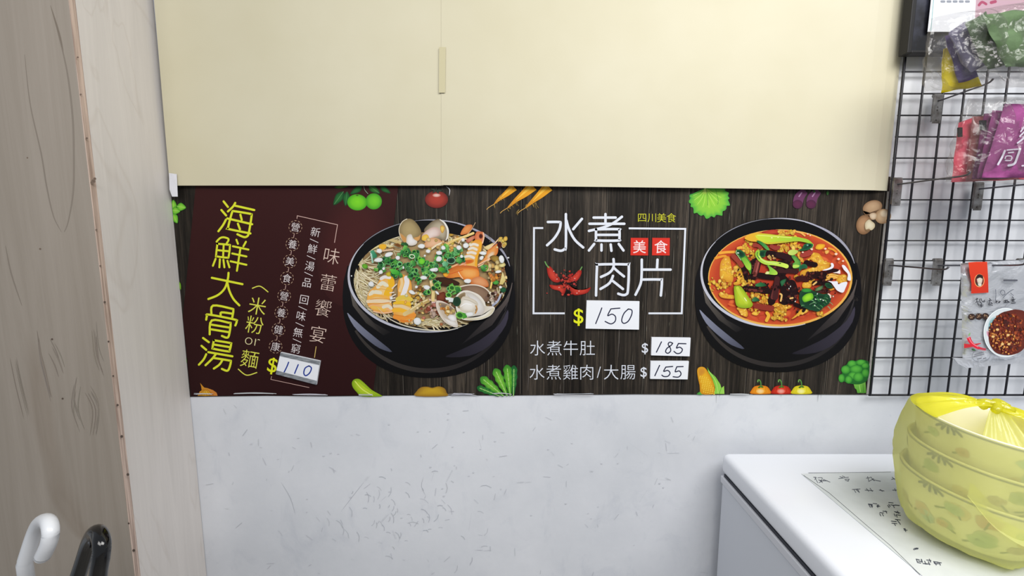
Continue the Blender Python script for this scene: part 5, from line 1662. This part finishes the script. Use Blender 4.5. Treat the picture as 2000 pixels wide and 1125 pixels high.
# silver pouch
PO = 0.962
e = empty('sauce_pouch', atY(1940, 716, PO), 'silver chilli sauce pouch with red label hanging on the wire grid', 'pouch')
TL, TR, BR, BL = (1876, 514), (2012, 507), (2016, 702), (1880, 708)
bd = pillow('foil_body', [TL, TR, BR, BL], PO, 0.020, M['foil'], e, 0.0022, 3, 26, 8)
fl = [atY(x, y, PO - 0.001) for x, y in [(1862, 699), (1880, 700), (1950, 702), (2020, 697), (2020, 707), (1950, 713), (1888, 719), (1872, 711)]]
fl2 = [v + Vector((0, 0.003, 0)) for v in fl]
nf = len(fl)
bmf = mesh_obj('sealed_hem', fl + fl2, [tuple(range(nf)), tuple(range(2 * nf - 1, nf - 1, -1))] + [(i, (i + 1) % nf, nf + (i + 1) % nf, nf + i) for i in range(nf)], M['foil'], e)
PF = lambda x, y, h: atY(x, y, PO - 0.0132 - h)
a = Art(PF)
a.frame(1820, 500, 3.75)
a.poly([(268, 47), (330, 42), (405, 42), (412, 150), (415, 268), (350, 272), (288, 275), (290, 200), (276, 120)], (222, 62, 30), (206, 48, 24), 90)
a.ell(348, 180, 37, 48, (244, 170, 110))
a.ell(348, 180, 32, 43, (104, 24, 26), (88, 20, 22))
a.blob([(330, 160), (352, 150), (372, 162), (366, 198), (352, 206), (336, 196)], (226, 214, 196), (196, 180, 160), 3)
a.blob([(326, 168), (332, 140), (352, 134), (374, 146), (372, 166), (352, 158)], (44, 26, 26), (52, 28, 28), 3)
a.poly([(328, 205), (350, 200), (366, 206), (360, 220), (338, 220)], (220, 216, 206))
a.poly([(322, 190), (334, 200), (345, 221), (330, 214)], (34, 60, 40))
a.build('red_label', M['gloss_print'], e)['label'] = 'red label with a small oval portrait'
a = Art(PF)
a.frame(1870, 500, 5.115)
INK = (38, 38, 46)
for p in [[(182, 432), (205, 428)], [(195, 420), (193, 452)], [(180, 462), (210, 456)], [(200, 470), (212, 492)], [(222, 428), (226, 462), (240, 470)], [(235, 425), (250, 455), (275, 440)], [(222, 487), (258, 490)], [(240, 470), (238, 512)], [(226, 498), (254, 502)], [(262, 462), (275, 452)],
          [(318, 425), (330, 432)], [(312, 446), (342, 442)], [(326, 436), (318, 472)], [(308, 480), (350, 476)], [(330, 462), (345, 470)], [(312, 490), (352, 492)],
          [(378, 462), (400, 450)], [(388, 445), (390, 470)], [(408, 466), (430, 452)], [(415, 448), (422, 468)],
          [(466, 446), (500, 440)], [(480, 440), (478, 466)], [(466, 464), (520, 460)], [(496, 448), (512, 456)],
          [(548, 408), (558, 416)], [(540, 438), (575, 432)], [(558, 424), (556, 450)], [(545, 452), (570, 450)], [(538, 472), (580, 468)]]:
    a.stroke(p, 7, INK, 3)
for p in [[(382, 335), (384, 390), (380, 450)], [(470, 350), (445, 340), (430, 365), (450, 390), (475, 380), (470, 350)], [(560, 335), (535, 345), (490, 380), (455, 420)], [(530, 370), (560, 395)]]:
    a.stroke(p, 5, (74, 78, 92), 5)
for x in range(465, 600, 17):
    a.stroke([(x, 243), (x + 10, 243)], 16, (86, 88, 98))
for x in range(465, 560, 12):
    a.stroke([(x, 280), (x + 5, 280)], 7, (130, 132, 140))
a.build('black_lettering', M['gloss_print'], e)
a = Art(PF, 6e-6, 1e-4)
rs = random.Random(14)
a.frame(1870, 500, 5.115)
for x, y in ((142, 608), (215, 605), (280, 602)):
    a.ell(x, y, 36, 33, (58, 38, 30), (48, 30, 26), 0, 20)
    for k in range(10):
        u, v = rs.uniform(-22, 16), rs.uniform(-22, 18)
        a.stroke([(x + u, y + v), (x + u + rs.uniform(4, 10), y + v + rs.uniform(-10, 10))], 5, (160, 126, 98))
a.ell(480, 765, 220, 247, (226, 232, 236), (196, 206, 212), 0, 48, (0, 0), 0.9)
a.ring(480, 765, 214, 241, 9, (240, 244, 246), 0, 48)
a.blob([(300, 740), (320, 640), (380, 600), (360, 680), (330, 740)], (120, 176, 182), (200, 214, 220), 3)
a.blob([(290, 750), (330, 760), (340, 840), (300, 800)], (196, 110, 140), (220, 200, 210), 3)
a.blob([(310, 800), (330, 690), (420, 580), (520, 545), (600, 535), (690, 580), (700, 800), (660, 930), (540, 990), (400, 975), (330, 900)], (122, 48, 28), (96, 34, 22), 4)
for i in range(240):
    an, r = rs.uniform(0, 6.28), math.sqrt(rs.random())
    x, y = 500 + 180 * r * math.cos(an), 770 + 205 * r * math.sin(an)
    c = rs.choice([(150, 60, 30), (96, 30, 22), (176, 84, 36), (120, 40, 26), (70, 24, 18), (140, 52, 30)])
    a.ell(x, y, rs.uniform(8, 26), rs.uniform(6, 18), jit(c, 12, rs), mixc(c, (60, 20, 10), 0.4), rs.uniform(0, 180), 8)
for i in range(70):
    x, y = rs.gauss(430, 90), rs.gauss(840, 80)
    if (x - 500) ** 2 / 185 ** 2 + (y - 770) ** 2 / 210 ** 2 < 1:
        a.ell(x, y, rs.uniform(5, 15), rs.uniform(4, 11), jit((226, 166, 84), 20, rs), (176, 96, 40), rs.uniform(0, 180), 8)
for x, y in ((355, 805), (505, 790), (450, 880), (515, 880), (400, 735)):
    a.ell(x, y, 18, 14, (246, 214, 150), (206, 140, 70), 0, 10)
a.build('sauce_bowl_picture', M['gloss_print'], e)['label'] = 'bowl of red-brown chilli sauce picture'
a = Art(PF, 6e-6, 3e-3)
a.frame(1870, 500, 5.115)
leaf(a, 112, 800, 128, 765, 8, (150, 190, 130), (120, 160, 100))
a.stroke([(66, 898), (140, 895), (235, 872)], 42, (206, 40, 50), 4, taper=lambda u: 1.15 - u)
a.stroke([(110, 815), (140, 870), (200, 915), (285, 935)], 44, (222, 30, 56), 5, taper=lambda u: 0.95 - 0.5 * u)
a.stroke([(112, 812), (145, 868), (205, 908)], 9, (250, 130, 140), 4)
leaf(a, 140, 930, 185, 945, 10, (60, 110, 60), (40, 80, 50))
a.build('chili_print', M['gloss_print'], e)['label'] = 'two red chillies printed near the stamp'
a = Art(PF, 6e-6, 3.4e-3)
a.frame(1870, 500, 5.115)
a.ring(236, 995, 90, 66, 4, (120, 122, 130), -8, 30)
for x, y, L in ((175, 985, 80), (165, 1005, 100), (200, 1030, 34), (260, 1025, 30), (218, 968, 30)):
    for k in range(0, L, 15):
        a.stroke([(x + k, y - k * 0.25), (x + k + 8, y - k * 0.25 - 3)], 11, (128, 130, 138))
a.build('round_stamp', M['gloss_print'], e)

# stack of pink and purple cloth packets
PK = 'cloth packets in the clear bag on the grid'


def packet(px, Y, th, m, label, seed, group, wr=0.004, tagpx=None, tilt=0.0):
    c = atY((px[2][0] + px[3][0]) / 2, max(px[2][1], px[3][1]), Y)
    e = empty('cloth_packet', c, label, 'cloth packet', group)
    pillow('folded_cloth', px, Y, th, m, e, wr, seed, 14, 5, True, tilt)
    if tagpx:
        x, y, w, h = tagpx
        quad_board('black_tab', [(x - w, y - h), (x + w, y - h * 1.05), (x + w, y + h), (x - w * 0.9, y + h * 1.05)], Y - th * 0.62, 0.003, M['tag_black'], e)
    return e


packet([(1872, 240), (1905, 228), (2015, 350), (1858, 356)], 0.995, 0.022, M['pink'], 'coral pink folded cloth packet, leftmost of the hanging pink and purple pile', 1, PK, 0.003, (1876, 258, 4, 9))
packet([(1899, 228), (1935, 225), (1990, 350), (1886, 353)], 0.974, 0.016, M['mauve_brown'], 'brownish pink folded cloth packet, just in front of coral pink packet', 2, PK)
packet([(1922, 222), (1950, 220), (1990, 347), (1898, 350)], 0.956, 0.016, M['purple_dark'], 'deep purple folded cloth packet with black tab, in middle of the hanging pile', 3, PK, 0.003, (1921, 244, 6, 9))
packet([(1938, 216), (1968, 216), (2000, 346), (1908, 348)], 0.940, 0.014, M['purple'], 'narrow purple folded cloth packet, directly behind the front packet with white writing', 4, PK)
PFY = 0.922
fe = packet([(1962, 203), (2056, 203), (2050, 347), (1917, 347)], PFY, 0.014, M['purple'], 'front purple cloth packet with white writing, in the hanging pile', 5, PK, 0.0012)
a = Art(lambda x, y, h: atY(x, y, PFY - 0.0105 - h))
a.frame(1840, 170, 5.625)
WS = (206, 200, 214)
for p, w in [([(690, 700), (660, 770), (615, 850)], 22), ([(715, 692), (790, 685), (862, 680)], 14), ([(858, 682), (830, 760), (795, 840), (730, 862)], 24), ([(730, 722), (785, 716)], 14), ([(690, 800), (705, 760), (760, 760), (765, 790), (745, 808), (695, 805), (690, 795)], 12),
             ([(900, 440), (865, 490)], 14), ([(905, 490), (855, 540)], 16), ([(900, 560), (830, 615)], 18), ([(880, 865), (930, 860)], 16), ([(930, 440), (940, 620)], 16), ([(895, 500), (990, 490)], 14), ([(890, 550), (1000, 540)], 14)]:
    a.stroke(p, w, WS, 4)
a.build('white_lettering', M['print'], fe)
b = pillow('clear_bag', [(1892, 192), (2070, 186), (2065, 358), (1845, 357)], 0.952, 0.085, M['clear_film'], None, 0.005, 8, 80, 6, True, 0.0, 22, 0.009)
tag(b, 'clear plastic bag around the pink and purple packets on the grid', 'plastic bag')

# bag of yellow, lavender and green cloths above
UG = 'cloths in the upper clear bag'
packet([(1842, 96), (1874, 84), (1916, 168), (1838, 182)], 0.972, 0.022, M['yellow'], 'bright yellow folded cloth at the bottom of the upper clear bag', 11, UG, 0.008)
packet([(1846, 70), (1880, 60), (1910, 150), (1872, 162)], 0.950, 0.018, M['violet'], 'violet folded cloth between the yellow and grey lavender ones', 12, UG, 0.006)
packet([(1852, 66), (1885, 40), (1926, 126), (1896, 142)], 0.930, 0.018, M['lavender'], 'grey lavender folded cloth beside green cloths in upper bag', 13, UG, 0.006)
packet([(1884, 46), (1925, 22), (1978, 125), (1930, 136)], 0.908, 0.020, M['olive'], 'dull grey-green folded cloth, next to the lavender one', 14, UG, 0.009)
packet([(1918, 30), (2060, 12), (2070, 112), (1962, 134)], 0.881, 0.024, M['green'], 'moss green folded cloth, frontmost in the upper clear bag', 15, UG, 0.010)
b = pillow('clear_bag', [(1822, 34), (2080, -8), (2085, 168), (1806, 178)], 0.925, 0.10, M['clear_film'], None, 0.007, 4, 90, 6, True, 0.0, 20, 0.011)
tag(b, 'clear plastic bag around yellow, lavender and green cloths, beside the black board', 'plastic bag')

# black board and paper at the top right
bm = bmesh.new()
BX = atY(1785, 0, GY - 0.03)
zlow = atY(1775, 104, GY - 0.03).z
xl = atY(1776, 50, GY - 0.03).x
e = empty('black_board', (xl, GY - 0.02, zlow), 'black framed board hanging at the top of the wire grid', 'board')
box(bm, (xl + 0.008, GY - 0.028, zlow + 0.004), (xl + 0.42, GY - 0.0085, zlow + 0.5), 0.001, 1)
bm_obj('panel', bm, M['black_board'], e)
bm = bmesh.new()
box(bm, (xl, GY - 0.032, zlow), (xl + 0.010, GY - 0.0075, zlow + 0.5), 0.0015, 2)
box(bm, (xl + 0.010, GY - 0.032, zlow), (xl + 0.42, GY - 0.0075, zlow + 0.006), 0.0015, 2)
bm_obj('frame', bm, M['board_rim'], e)
SY = GY - 0.036
e = empty('printed_sheet', atY(1860, 70, SY), 'white and pink printed sheet on the black board behind the upper bag', 'paper')
quad_board('sheet', [(1823, -40), (2040, -40), (2030, 62), (1812, 62)], SY, 0.001, M['paper'], e)
a = Art(lambda x, y, h: atY(x, y, SY - h), 6e-6, 5e-5)
a.poly([(1908, -40), (2040, -40), (2030, 62), (1903, 62)], (196, 164, 176))
a.stroke([(1827, -40), (1818, 60)], 1.6, (150, 186, 190))
for i in range(5):
    a.stroke([(1839 + i * 12, 3), (1844 + i * 12, 3)], 5, (150, 154, 164))
a.stroke([(1912, 10), (1918, 4), (1926, 8)], 5, (170, 84, 110), 3)
a.stroke([(1936, 5), (1944, 3)], 6, (170, 84, 110))
a.build('print', M['print'], e)

# ------------------------------------------------------------------ chest freezer
FY = D - 0.042
FZ = atY(1600, 882, FY).z
FX = atY(1408, 890, FY).x
FF = 0.36                                   # front edge of the freezer (towards the camera)
e = empty('chest_freezer', (FX + 0.5, (FY + FF) / 2, 0), 'white chest freezer against the wall under the wire grid', 'freezer')
bm = bmesh.new()
box(bm, (FX, FF, FZ - 0.055), (FX + 1.05, FY, FZ), 0.016, 5)
bm_obj('lid', bm, M['freezer'], e, True)
bm = bmesh.new()
box(bm, (FX + 0.006, FF + 0.01, FZ - 0.0625), (FX + 1.04, FY - 0.01, FZ - 0.0552))
bm_obj('gasket', bm, M['gasket'], e)
bm = bmesh.new()
box(bm, (FX + 0.001, FF + 0.003, FZ - 0.081), (FX + 1.045, FY - 0.003, FZ - 0.0627), 0.002, 2)
bm_obj('rim_trim', bm, M['trim'], e)
bm = bmesh.new()
box(bm, (FX + 0.004, FF + 0.006, 0.04), (FX + 1.042, FY - 0.006, FZ - 0.0812), 0.004, 2)
bm_obj('body', bm, M['freezer_side'], e)
for sx in (0.06, 0.98):
    for sy in (FF + 0.06, FY - 0.06):
        bm = bmesh.new()
        tube(bm, [(FX + sx, sy, 0.0), (FX + sx, sy, 0.0405)], 0.02, 10)
        bm_obj('foot', bm, M['gasket'], e)

# notice sheet lying on the lid
SZ = FZ + 0.0012
c = [atZ(1565, 925, SZ), atZ(1890, 917, SZ)]
sd = (atZ(1802, 1125, SZ) - c[0]).normalized()
L = 0.42
q = [c[0], c[1], c[1] + sd * L, c[0] + sd * L]
e = empty('notice_sheet', (q[0] + q[2]) / 2, 'laminated handwritten notice lying on the freezer lid beside the yellow bag', 'paper')
vs = [Vector((v.x, v.y, SZ)) for v in q] + [Vector((v.x, v.y, FZ + 0.0003)) for v in q]
mesh_obj('sheet', vs, [(3, 2, 1, 0), (4, 5, 6, 7), (0, 1, 5, 4), (1, 2, 6, 5), (2, 3, 7, 6), (3, 0, 4, 7)], M['sheet'], e)
a = Art(lambda x, y, h: atZ(x, y, SZ + 0.00003 + h))
a.frame(1380, 860, 4.167)
GI = (84, 88, 100)
a.stroke([(830, 265), (1160, 262), (1500, 258)], 3.5, (110, 114, 120), 0, False)
a.stroke([(790, 285), (1000, 430), (1300, 690), (1500, 860), (1740, 1095)], 4, (96, 100, 106), 0, False)
ch = [([(870, 300), (892, 302), (880, 320)], 0), ([(880, 300), (905, 345)], 0), ([(905, 305), (940, 305), (935, 325), (910, 322)], 0), ([(915, 322), (945, 345)], 0), ([(930, 330), (985, 330)], 0), ([(950, 318), (1005, 340)], 0), ([(915, 345), (955, 325)], 0),
      ([(1075, 312), (1155, 300)], 0), ([(1105, 290), (1125, 298)], 0), ([(1085, 295), (1110, 305)], 0), ([(1125, 318), (1160, 316), (1150, 330)], 0), ([(1130, 325), (1155, 333)], 0),
      ([(1300, 308), (1330, 304)], 0), ([(1310, 295), (1320, 330)], 0), ([(1335, 298), (1365, 330)], 0), ([(1320, 335), (1360, 312)], 0), ([(1350, 320), (1415, 333)], 0), ([(1505, 318), (1530, 312)], 0), ([(1510, 300), (1535, 320)], 0),
      ([(1185, 400), (1250, 396)], 0), ([(1200, 402), (1215, 425)], 0), ([(1215, 400), (1245, 425)], 0), ([(1225, 395), (1240, 415)], 0), ([(1290, 405), (1355, 410)], 0), ([(1300, 392), (1320, 415)], 0), ([(1330, 390), (1350, 415)], 0), ([(1405, 405), (1445, 412)], 0), ([(1415, 400), (1430, 415)], 0), ([(1515, 405), (1555, 405)], 0), ([(1530, 392), (1540, 412)], 0)]
for p, _ in ch:
    a.stroke(p, 5, GI, 3)
rs = random.Random(77)
for (x, y, w, h) in [(1345, 520, 70, 32), (1400, 530, 30, 20), (1510, 520, 80, 34), (1440, 590, 70, 34), (1535, 592, 70, 36), (1545, 660, 90, 36), (1612, 727, 30, 18), (1735, 985, 60, 44), (1800, 985, 80, 46), (1880, 1000, 70, 30), (1700, 880, 40, 12)]:
    for k in range(6):
        x0, y0 = x + rs.uniform(-0.5, 0.3) * w, y + rs.uniform(-0.5, 0.4) * h
        horiz = k % 2 == 0
        a.stroke([(x0, y0), (x0 + (w * 0.45 if horiz else w * 0.14), y0 + (h * 0.12 if horiz else h * 0.55))], 6, (78, 82, 94))
a.build('handwriting', M['ink'], e)

# ------------------------------------------------------------------ bowls in a yellow carrier bag
BC = Vector((0.832, 0.742, FZ + 0.012))
TILT = Matrix.Translation(BC) @ Matrix.Rotation(math.radians(5.5), 4, 'Y') @ Matrix.Rotation(math.radians(4), 4, 'X')
BOWL_R, BOWL_H = 0.110, 0.105


def prof(t):                                # bowl profile radius at height fraction t
    return BOWL_R * (0.55 + 0.45 * min(1.0, (t * 1.02)) ** 0.42)


def bowl(z0, label, seed):
    M0 = TILT @ Matrix.Translation((0, 0, z0))
    e = empty('soup_bowl', M0 @ Vector((0, 0, 0)), label, 'bowl', 'floral bowls stacked in the yellow bag')
    n, k = 48, 12
    P = [(0.0, 0.010), (0.048, 0.008), (0.050, 0.0), (0.054, 0.0), (prof(0.1), 0.012)]
    P += [(prof(i / k), BOWL_H * i / k) for i in range(2, k + 1)]
    P += [(BOWL_R - 0.001, BOWL_H + 0.002), (BOWL_R - 0.004, BOWL_H + 0.001)]
    P += [(prof(i / k) - 0.006, BOWL_H * i / k) for i in range(k - 1, 1, -1)]
    P += [(0.04, 0.017), (0.0, 0.015)]
    vs, fs = [], []
    for r, z in P:
        for j in range(n):
            an = 2 * math.pi * j / n
            vs.append(M0 @ Vector((r * math.cos(an), r * math.sin(an), z)))
    for i in range(len(P) - 1):
        for j in range(n):
            fs.append((i * n + j, i * n + (j + 1) % n, (i + 1) * n + (j + 1) % n, (i + 1) * n + j))
    mesh_obj('bowl_shell', vs, fs, M['bowl'], e, True)

    def fn(x, y, h):                        # x degrees round the bowl, y height fraction
        r = prof(y) + 0.0004 + h
        an = math.radians(x)
        return M0 @ Vector((r * math.cos(an), r * math.sin(an), BOWL_H * y))

    Q = 53.7                                # degrees round the rim that equal the bowl's height
    fq = lambda x, y, h: fn(x, y / Q, h)
    a = Art(fq, 4e-6)
    rng = random.Random(seed)
    BL = (70, 84, 120)
    for x0 in range(0, 360, 6):
        a._add([(x0 - 3, 0.955 * Q), (x0 + 3, 0.955 * Q), (x0 + 3, 0.985 * Q), (x0 - 3, 0.985 * Q)], [(96, 104, 130)] * 4, [(0, 1, 2, 3)])
    for x0 in range(20, 360, 85):
        for d in (-8, -4, 0, 4, 8):
            a.stroke([(x0 + d * 0.7, 0.935 * Q), (x0 + d * 1.1, 0.90 * Q), (x0 + d * 1.25, (0.84 + abs(d) * 0.005) * Q)], 2.0, BL, 2)
    a2 = a
    for i in range(26):
        x0, y0 = rng.uniform(0, 360), rng.uniform(0.3, 0.78) * Q
        c = rng.choice([(206, 160, 110), (150, 180, 120), (150, 190, 190), (196, 150, 110), (140, 165, 120), (160, 140, 115), (216, 190, 130)])
        rr = rng.uniform(5, 11)
        cs = [c] + [mixc(c, (226, 222, 200), 0.3)] * 10
        pts = [(x0, y0)] + [(x0 + rr * math.cos(k2 * 0.628) * rng.uniform(0.7, 1.1), y0 + rr * 0.7 * math.sin(k2 * 0.628) * rng.uniform(0.7, 1.1)) for k2 in range(10)]
        a2._add(pts, cs, [(0, k2 + 1, (k2 + 1) % 10 + 1) for k2 in range(10)])
        a2.stroke([(x0, y0), (x0 + rng.uniform(-14, 14), y0 - rng.uniform(3, 8))], 1.6, (96, 120, 60))
    a.build('floral_pattern', M['bowl_print'], e)


STEP = 0.056
bowl(0.0, 'bottom floral bowl of the stack in the yellow bag', 1)
bowl(STEP, 'middle floral bowl of the stack in the yellow bag', 2)
bowl(2 * STEP, 'top floral bowl of the stack, its white rim showing in yellow bag', 3)
TOPZ = 2 * STEP + BOWL_H

e = empty('carrier_bag', (BC.x, BC.y, FZ), 'translucent yellow plastic carrier bag tied around stacked bowls on the freezer', 'bag')
n, k = 72, 26
vs, fs = [], []
for i in range(k + 1):
    t = i / k
    z = -0.0015 + t * (TOPZ + 0.004)
    base = 0.074 + (BOWL_R + 0.006 - 0.074) * min(1.0, (t / 0.42)) ** 0.55
    if t > 0.42:
        base = BOWL_R + 0.006 + 0.004 * math.sin((t - 0.42) / 0.58 * 3.1)
    for j in range(n):
        an = 2 * math.pi * j / n
        w = noise.noise(Vector((math.cos(an) * 2.2, math.sin(an) * 2.2, t * 1.6))) * 0.006 + abs(noise.noise(Vector((math.cos(an + t) * 4.5, math.sin(an + t) * 4.5, 3 + t * 2)))) * 0.007
        r = base + w * (0.3 + 0.7 * min(1, (1 - t) * 6)) + 0.001
        vs.append(TILT @ Vector((r * math.cos(an), r * math.sin(an), max(z, 0.0))))
vs = [Vector((v.x, v.y, max(v.z, FZ + 0.0016))) for v in vs]
for i in range(k):
    for j in range(n):
        fs.append((i * n + j, i * n + (j + 1) % n, (i + 1) * n + (j + 1) % n, (i + 1) * n + j))
fs.append(tuple(range(n))[::-1])
mesh_obj('bag_body', vs, fs, M['yellow_film'], e, True)


def gather(pts_edge, knot, name, m, mid_lift=0.0, waves=5, amp=0.004, rows=14):
    """film gathered from an arc of the bag mouth up to the knot"""
    vs, fs = [], []
    c = len(pts_edge)
    for i in range(rows + 1):
        t = i / rows
        for j, p in enumerate(pts_edge):
            kk = knot + Vector(((j / (c - 1) - 0.5) * 0.022, 0, 0.004 * math.sin(j * 1.3)))
            P = p.lerp(kk, t ** 0.9)
            P.z += mid_lift * math.sin(t * math.pi) + amp * math.sin(j / (c - 1) * waves * math.pi) * (0.25 + math.sin(t * math.pi))
            vs.append(P)
    for i in range(rows):
        for j in range(c - 1):
            q = i * c + j
            fs.append((q, q + 1, q + c + 1, q + c))
    return mesh_obj(name, vs, fs, m, e, True)


def mouth(a0, a1, dz=0.0, n2=22, r=BOWL_R + 0.008):
    return [TILT @ Vector((r * math.cos(math.radians(a0 + (a1 - a0) * i / n2)), r * math.sin(math.radians(a0 + (a1 - a0) * i / n2)), TOPZ + dz)) for i in range(n2 + 1)]


KNOT = TILT @ Vector((0.012, 0.022, TOPZ + 0.022))
gather(mouth(105, 182, 0.003), KNOT, 'rear_handle', M['yellow_knot'], 0.010, 6, 0.002)
gather([TILT @ Vector(((BOWL_R + 0.012) * math.cos(math.radians(x)), (BOWL_R + 0.012) * math.sin(math.radians(x)), TOPZ - 0.10 - 0.05 * math.sin((x - 215) / 75 * 3.1))) for x in [215 + 75 * i / 22 for i in range(23)]], KNOT, 'front_handle', M['yellow_film'], 0.004, 7, 0.003)
gather(mouth(-50, 40, 0.0), KNOT, 'side_handle', M['yellow_knot'], 0.004, 6, 0.003)
bm = bmesh.new()
for s in (-1, 1):
    P = [KNOT + Vector((s * 0.02 * math.cos(u * 0.7), 0.012 * math.sin(u * 1.4), 0.006 * math.sin(u))) for u in [q * 0.5 for q in range(8)]]
    tube(bm, P, 0.0065, 8)
bm_obj('knot', bm, M['yellow_knot'], e, True)


# ------------------------------------------------------------------ umbrellas standing in front of the cabinet
def umbrella(path, rad, foot, m, mc, label):
    """path: crook from the tip over the bend and down to the straight shaft; foot: where the ferrule meets the floor"""
    e = empty('umbrella', foot, label, 'umbrella')
    P = catmull(path, False, 6)
    top = Vector(path[-1])
    dirv = (Vector(foot) - top)
    bm = bmesh.new()
    tube(bm, [Vector(p) for p in P] + [top + dirv * 0.12], rad, 16)
    # rounded end of the crook
    bmesh.ops.create_uvsphere(bm, u_segments=16, v_segments=8, radius=rad, matrix=Matrix.Translation(Vector(P[0])))
    bm_obj('crook_handle', bm, m, e, True)
    bm = bmesh.new()
    tube(bm, [top + dirv * 0.12, top + dirv * 0.22], rad * 0.45, 10)
    bm_obj('shaft', bm, M['prong'], e, True)
    bm = bmesh.new()
    tube(bm, [top + dirv * 0.9, Vector(foot)], rad * 0.4, 10)
    bm_obj('ferrule', bm, M['prong'], e, True)
    bm = bmesh.new()
    tube(bm, [top + dirv * t for t in (0.2, 0.24, 0.5, 0.8, 0.93)], [0.024, 0.03, 0.027, 0.018, 0.006], 14)
    bm_obj('folded_canopy', bm, mc, e, True)


def upath(pix, Ys):
    return [tuple(atY(x, y, Y)) for (x, y), Y in zip(pix, Ys)]


W = upath([(84, 1086), (95, 1062), (99, 1040), (96, 1022), (88, 1016), (77, 1022), (66, 1045), (48, 1100)], [0.655, 0.65, 0.65, 0.66, 0.675, 0.69, 0.70, 0.705])
top = Vector(W[-1])
umbrella(W, 0.0108, (top.x - 0.14, top.y + 0.10, 0.0), M['white_plastic'], M['umbrella_white'], 'umbrella with white crook handle, leaning before the cabinet beside a black one')
Bk = upath([(190, 1165), (192, 1125), (197, 1090), (199, 1062), (194, 1043), (185, 1040), (175, 1058), (163, 1095), (148, 1140)], [0.64, 0.64, 0.64, 0.645, 0.66, 0.675, 0.69, 0.70, 0.705])
top = Vector(Bk[-1])
umbrella(Bk, 0.0118, (top.x - 0.10, top.y + 0.12, 0.0), M['black_gloss'], M['umbrella_black'], 'umbrella with glossy black crook handle, before the cabinet edge')
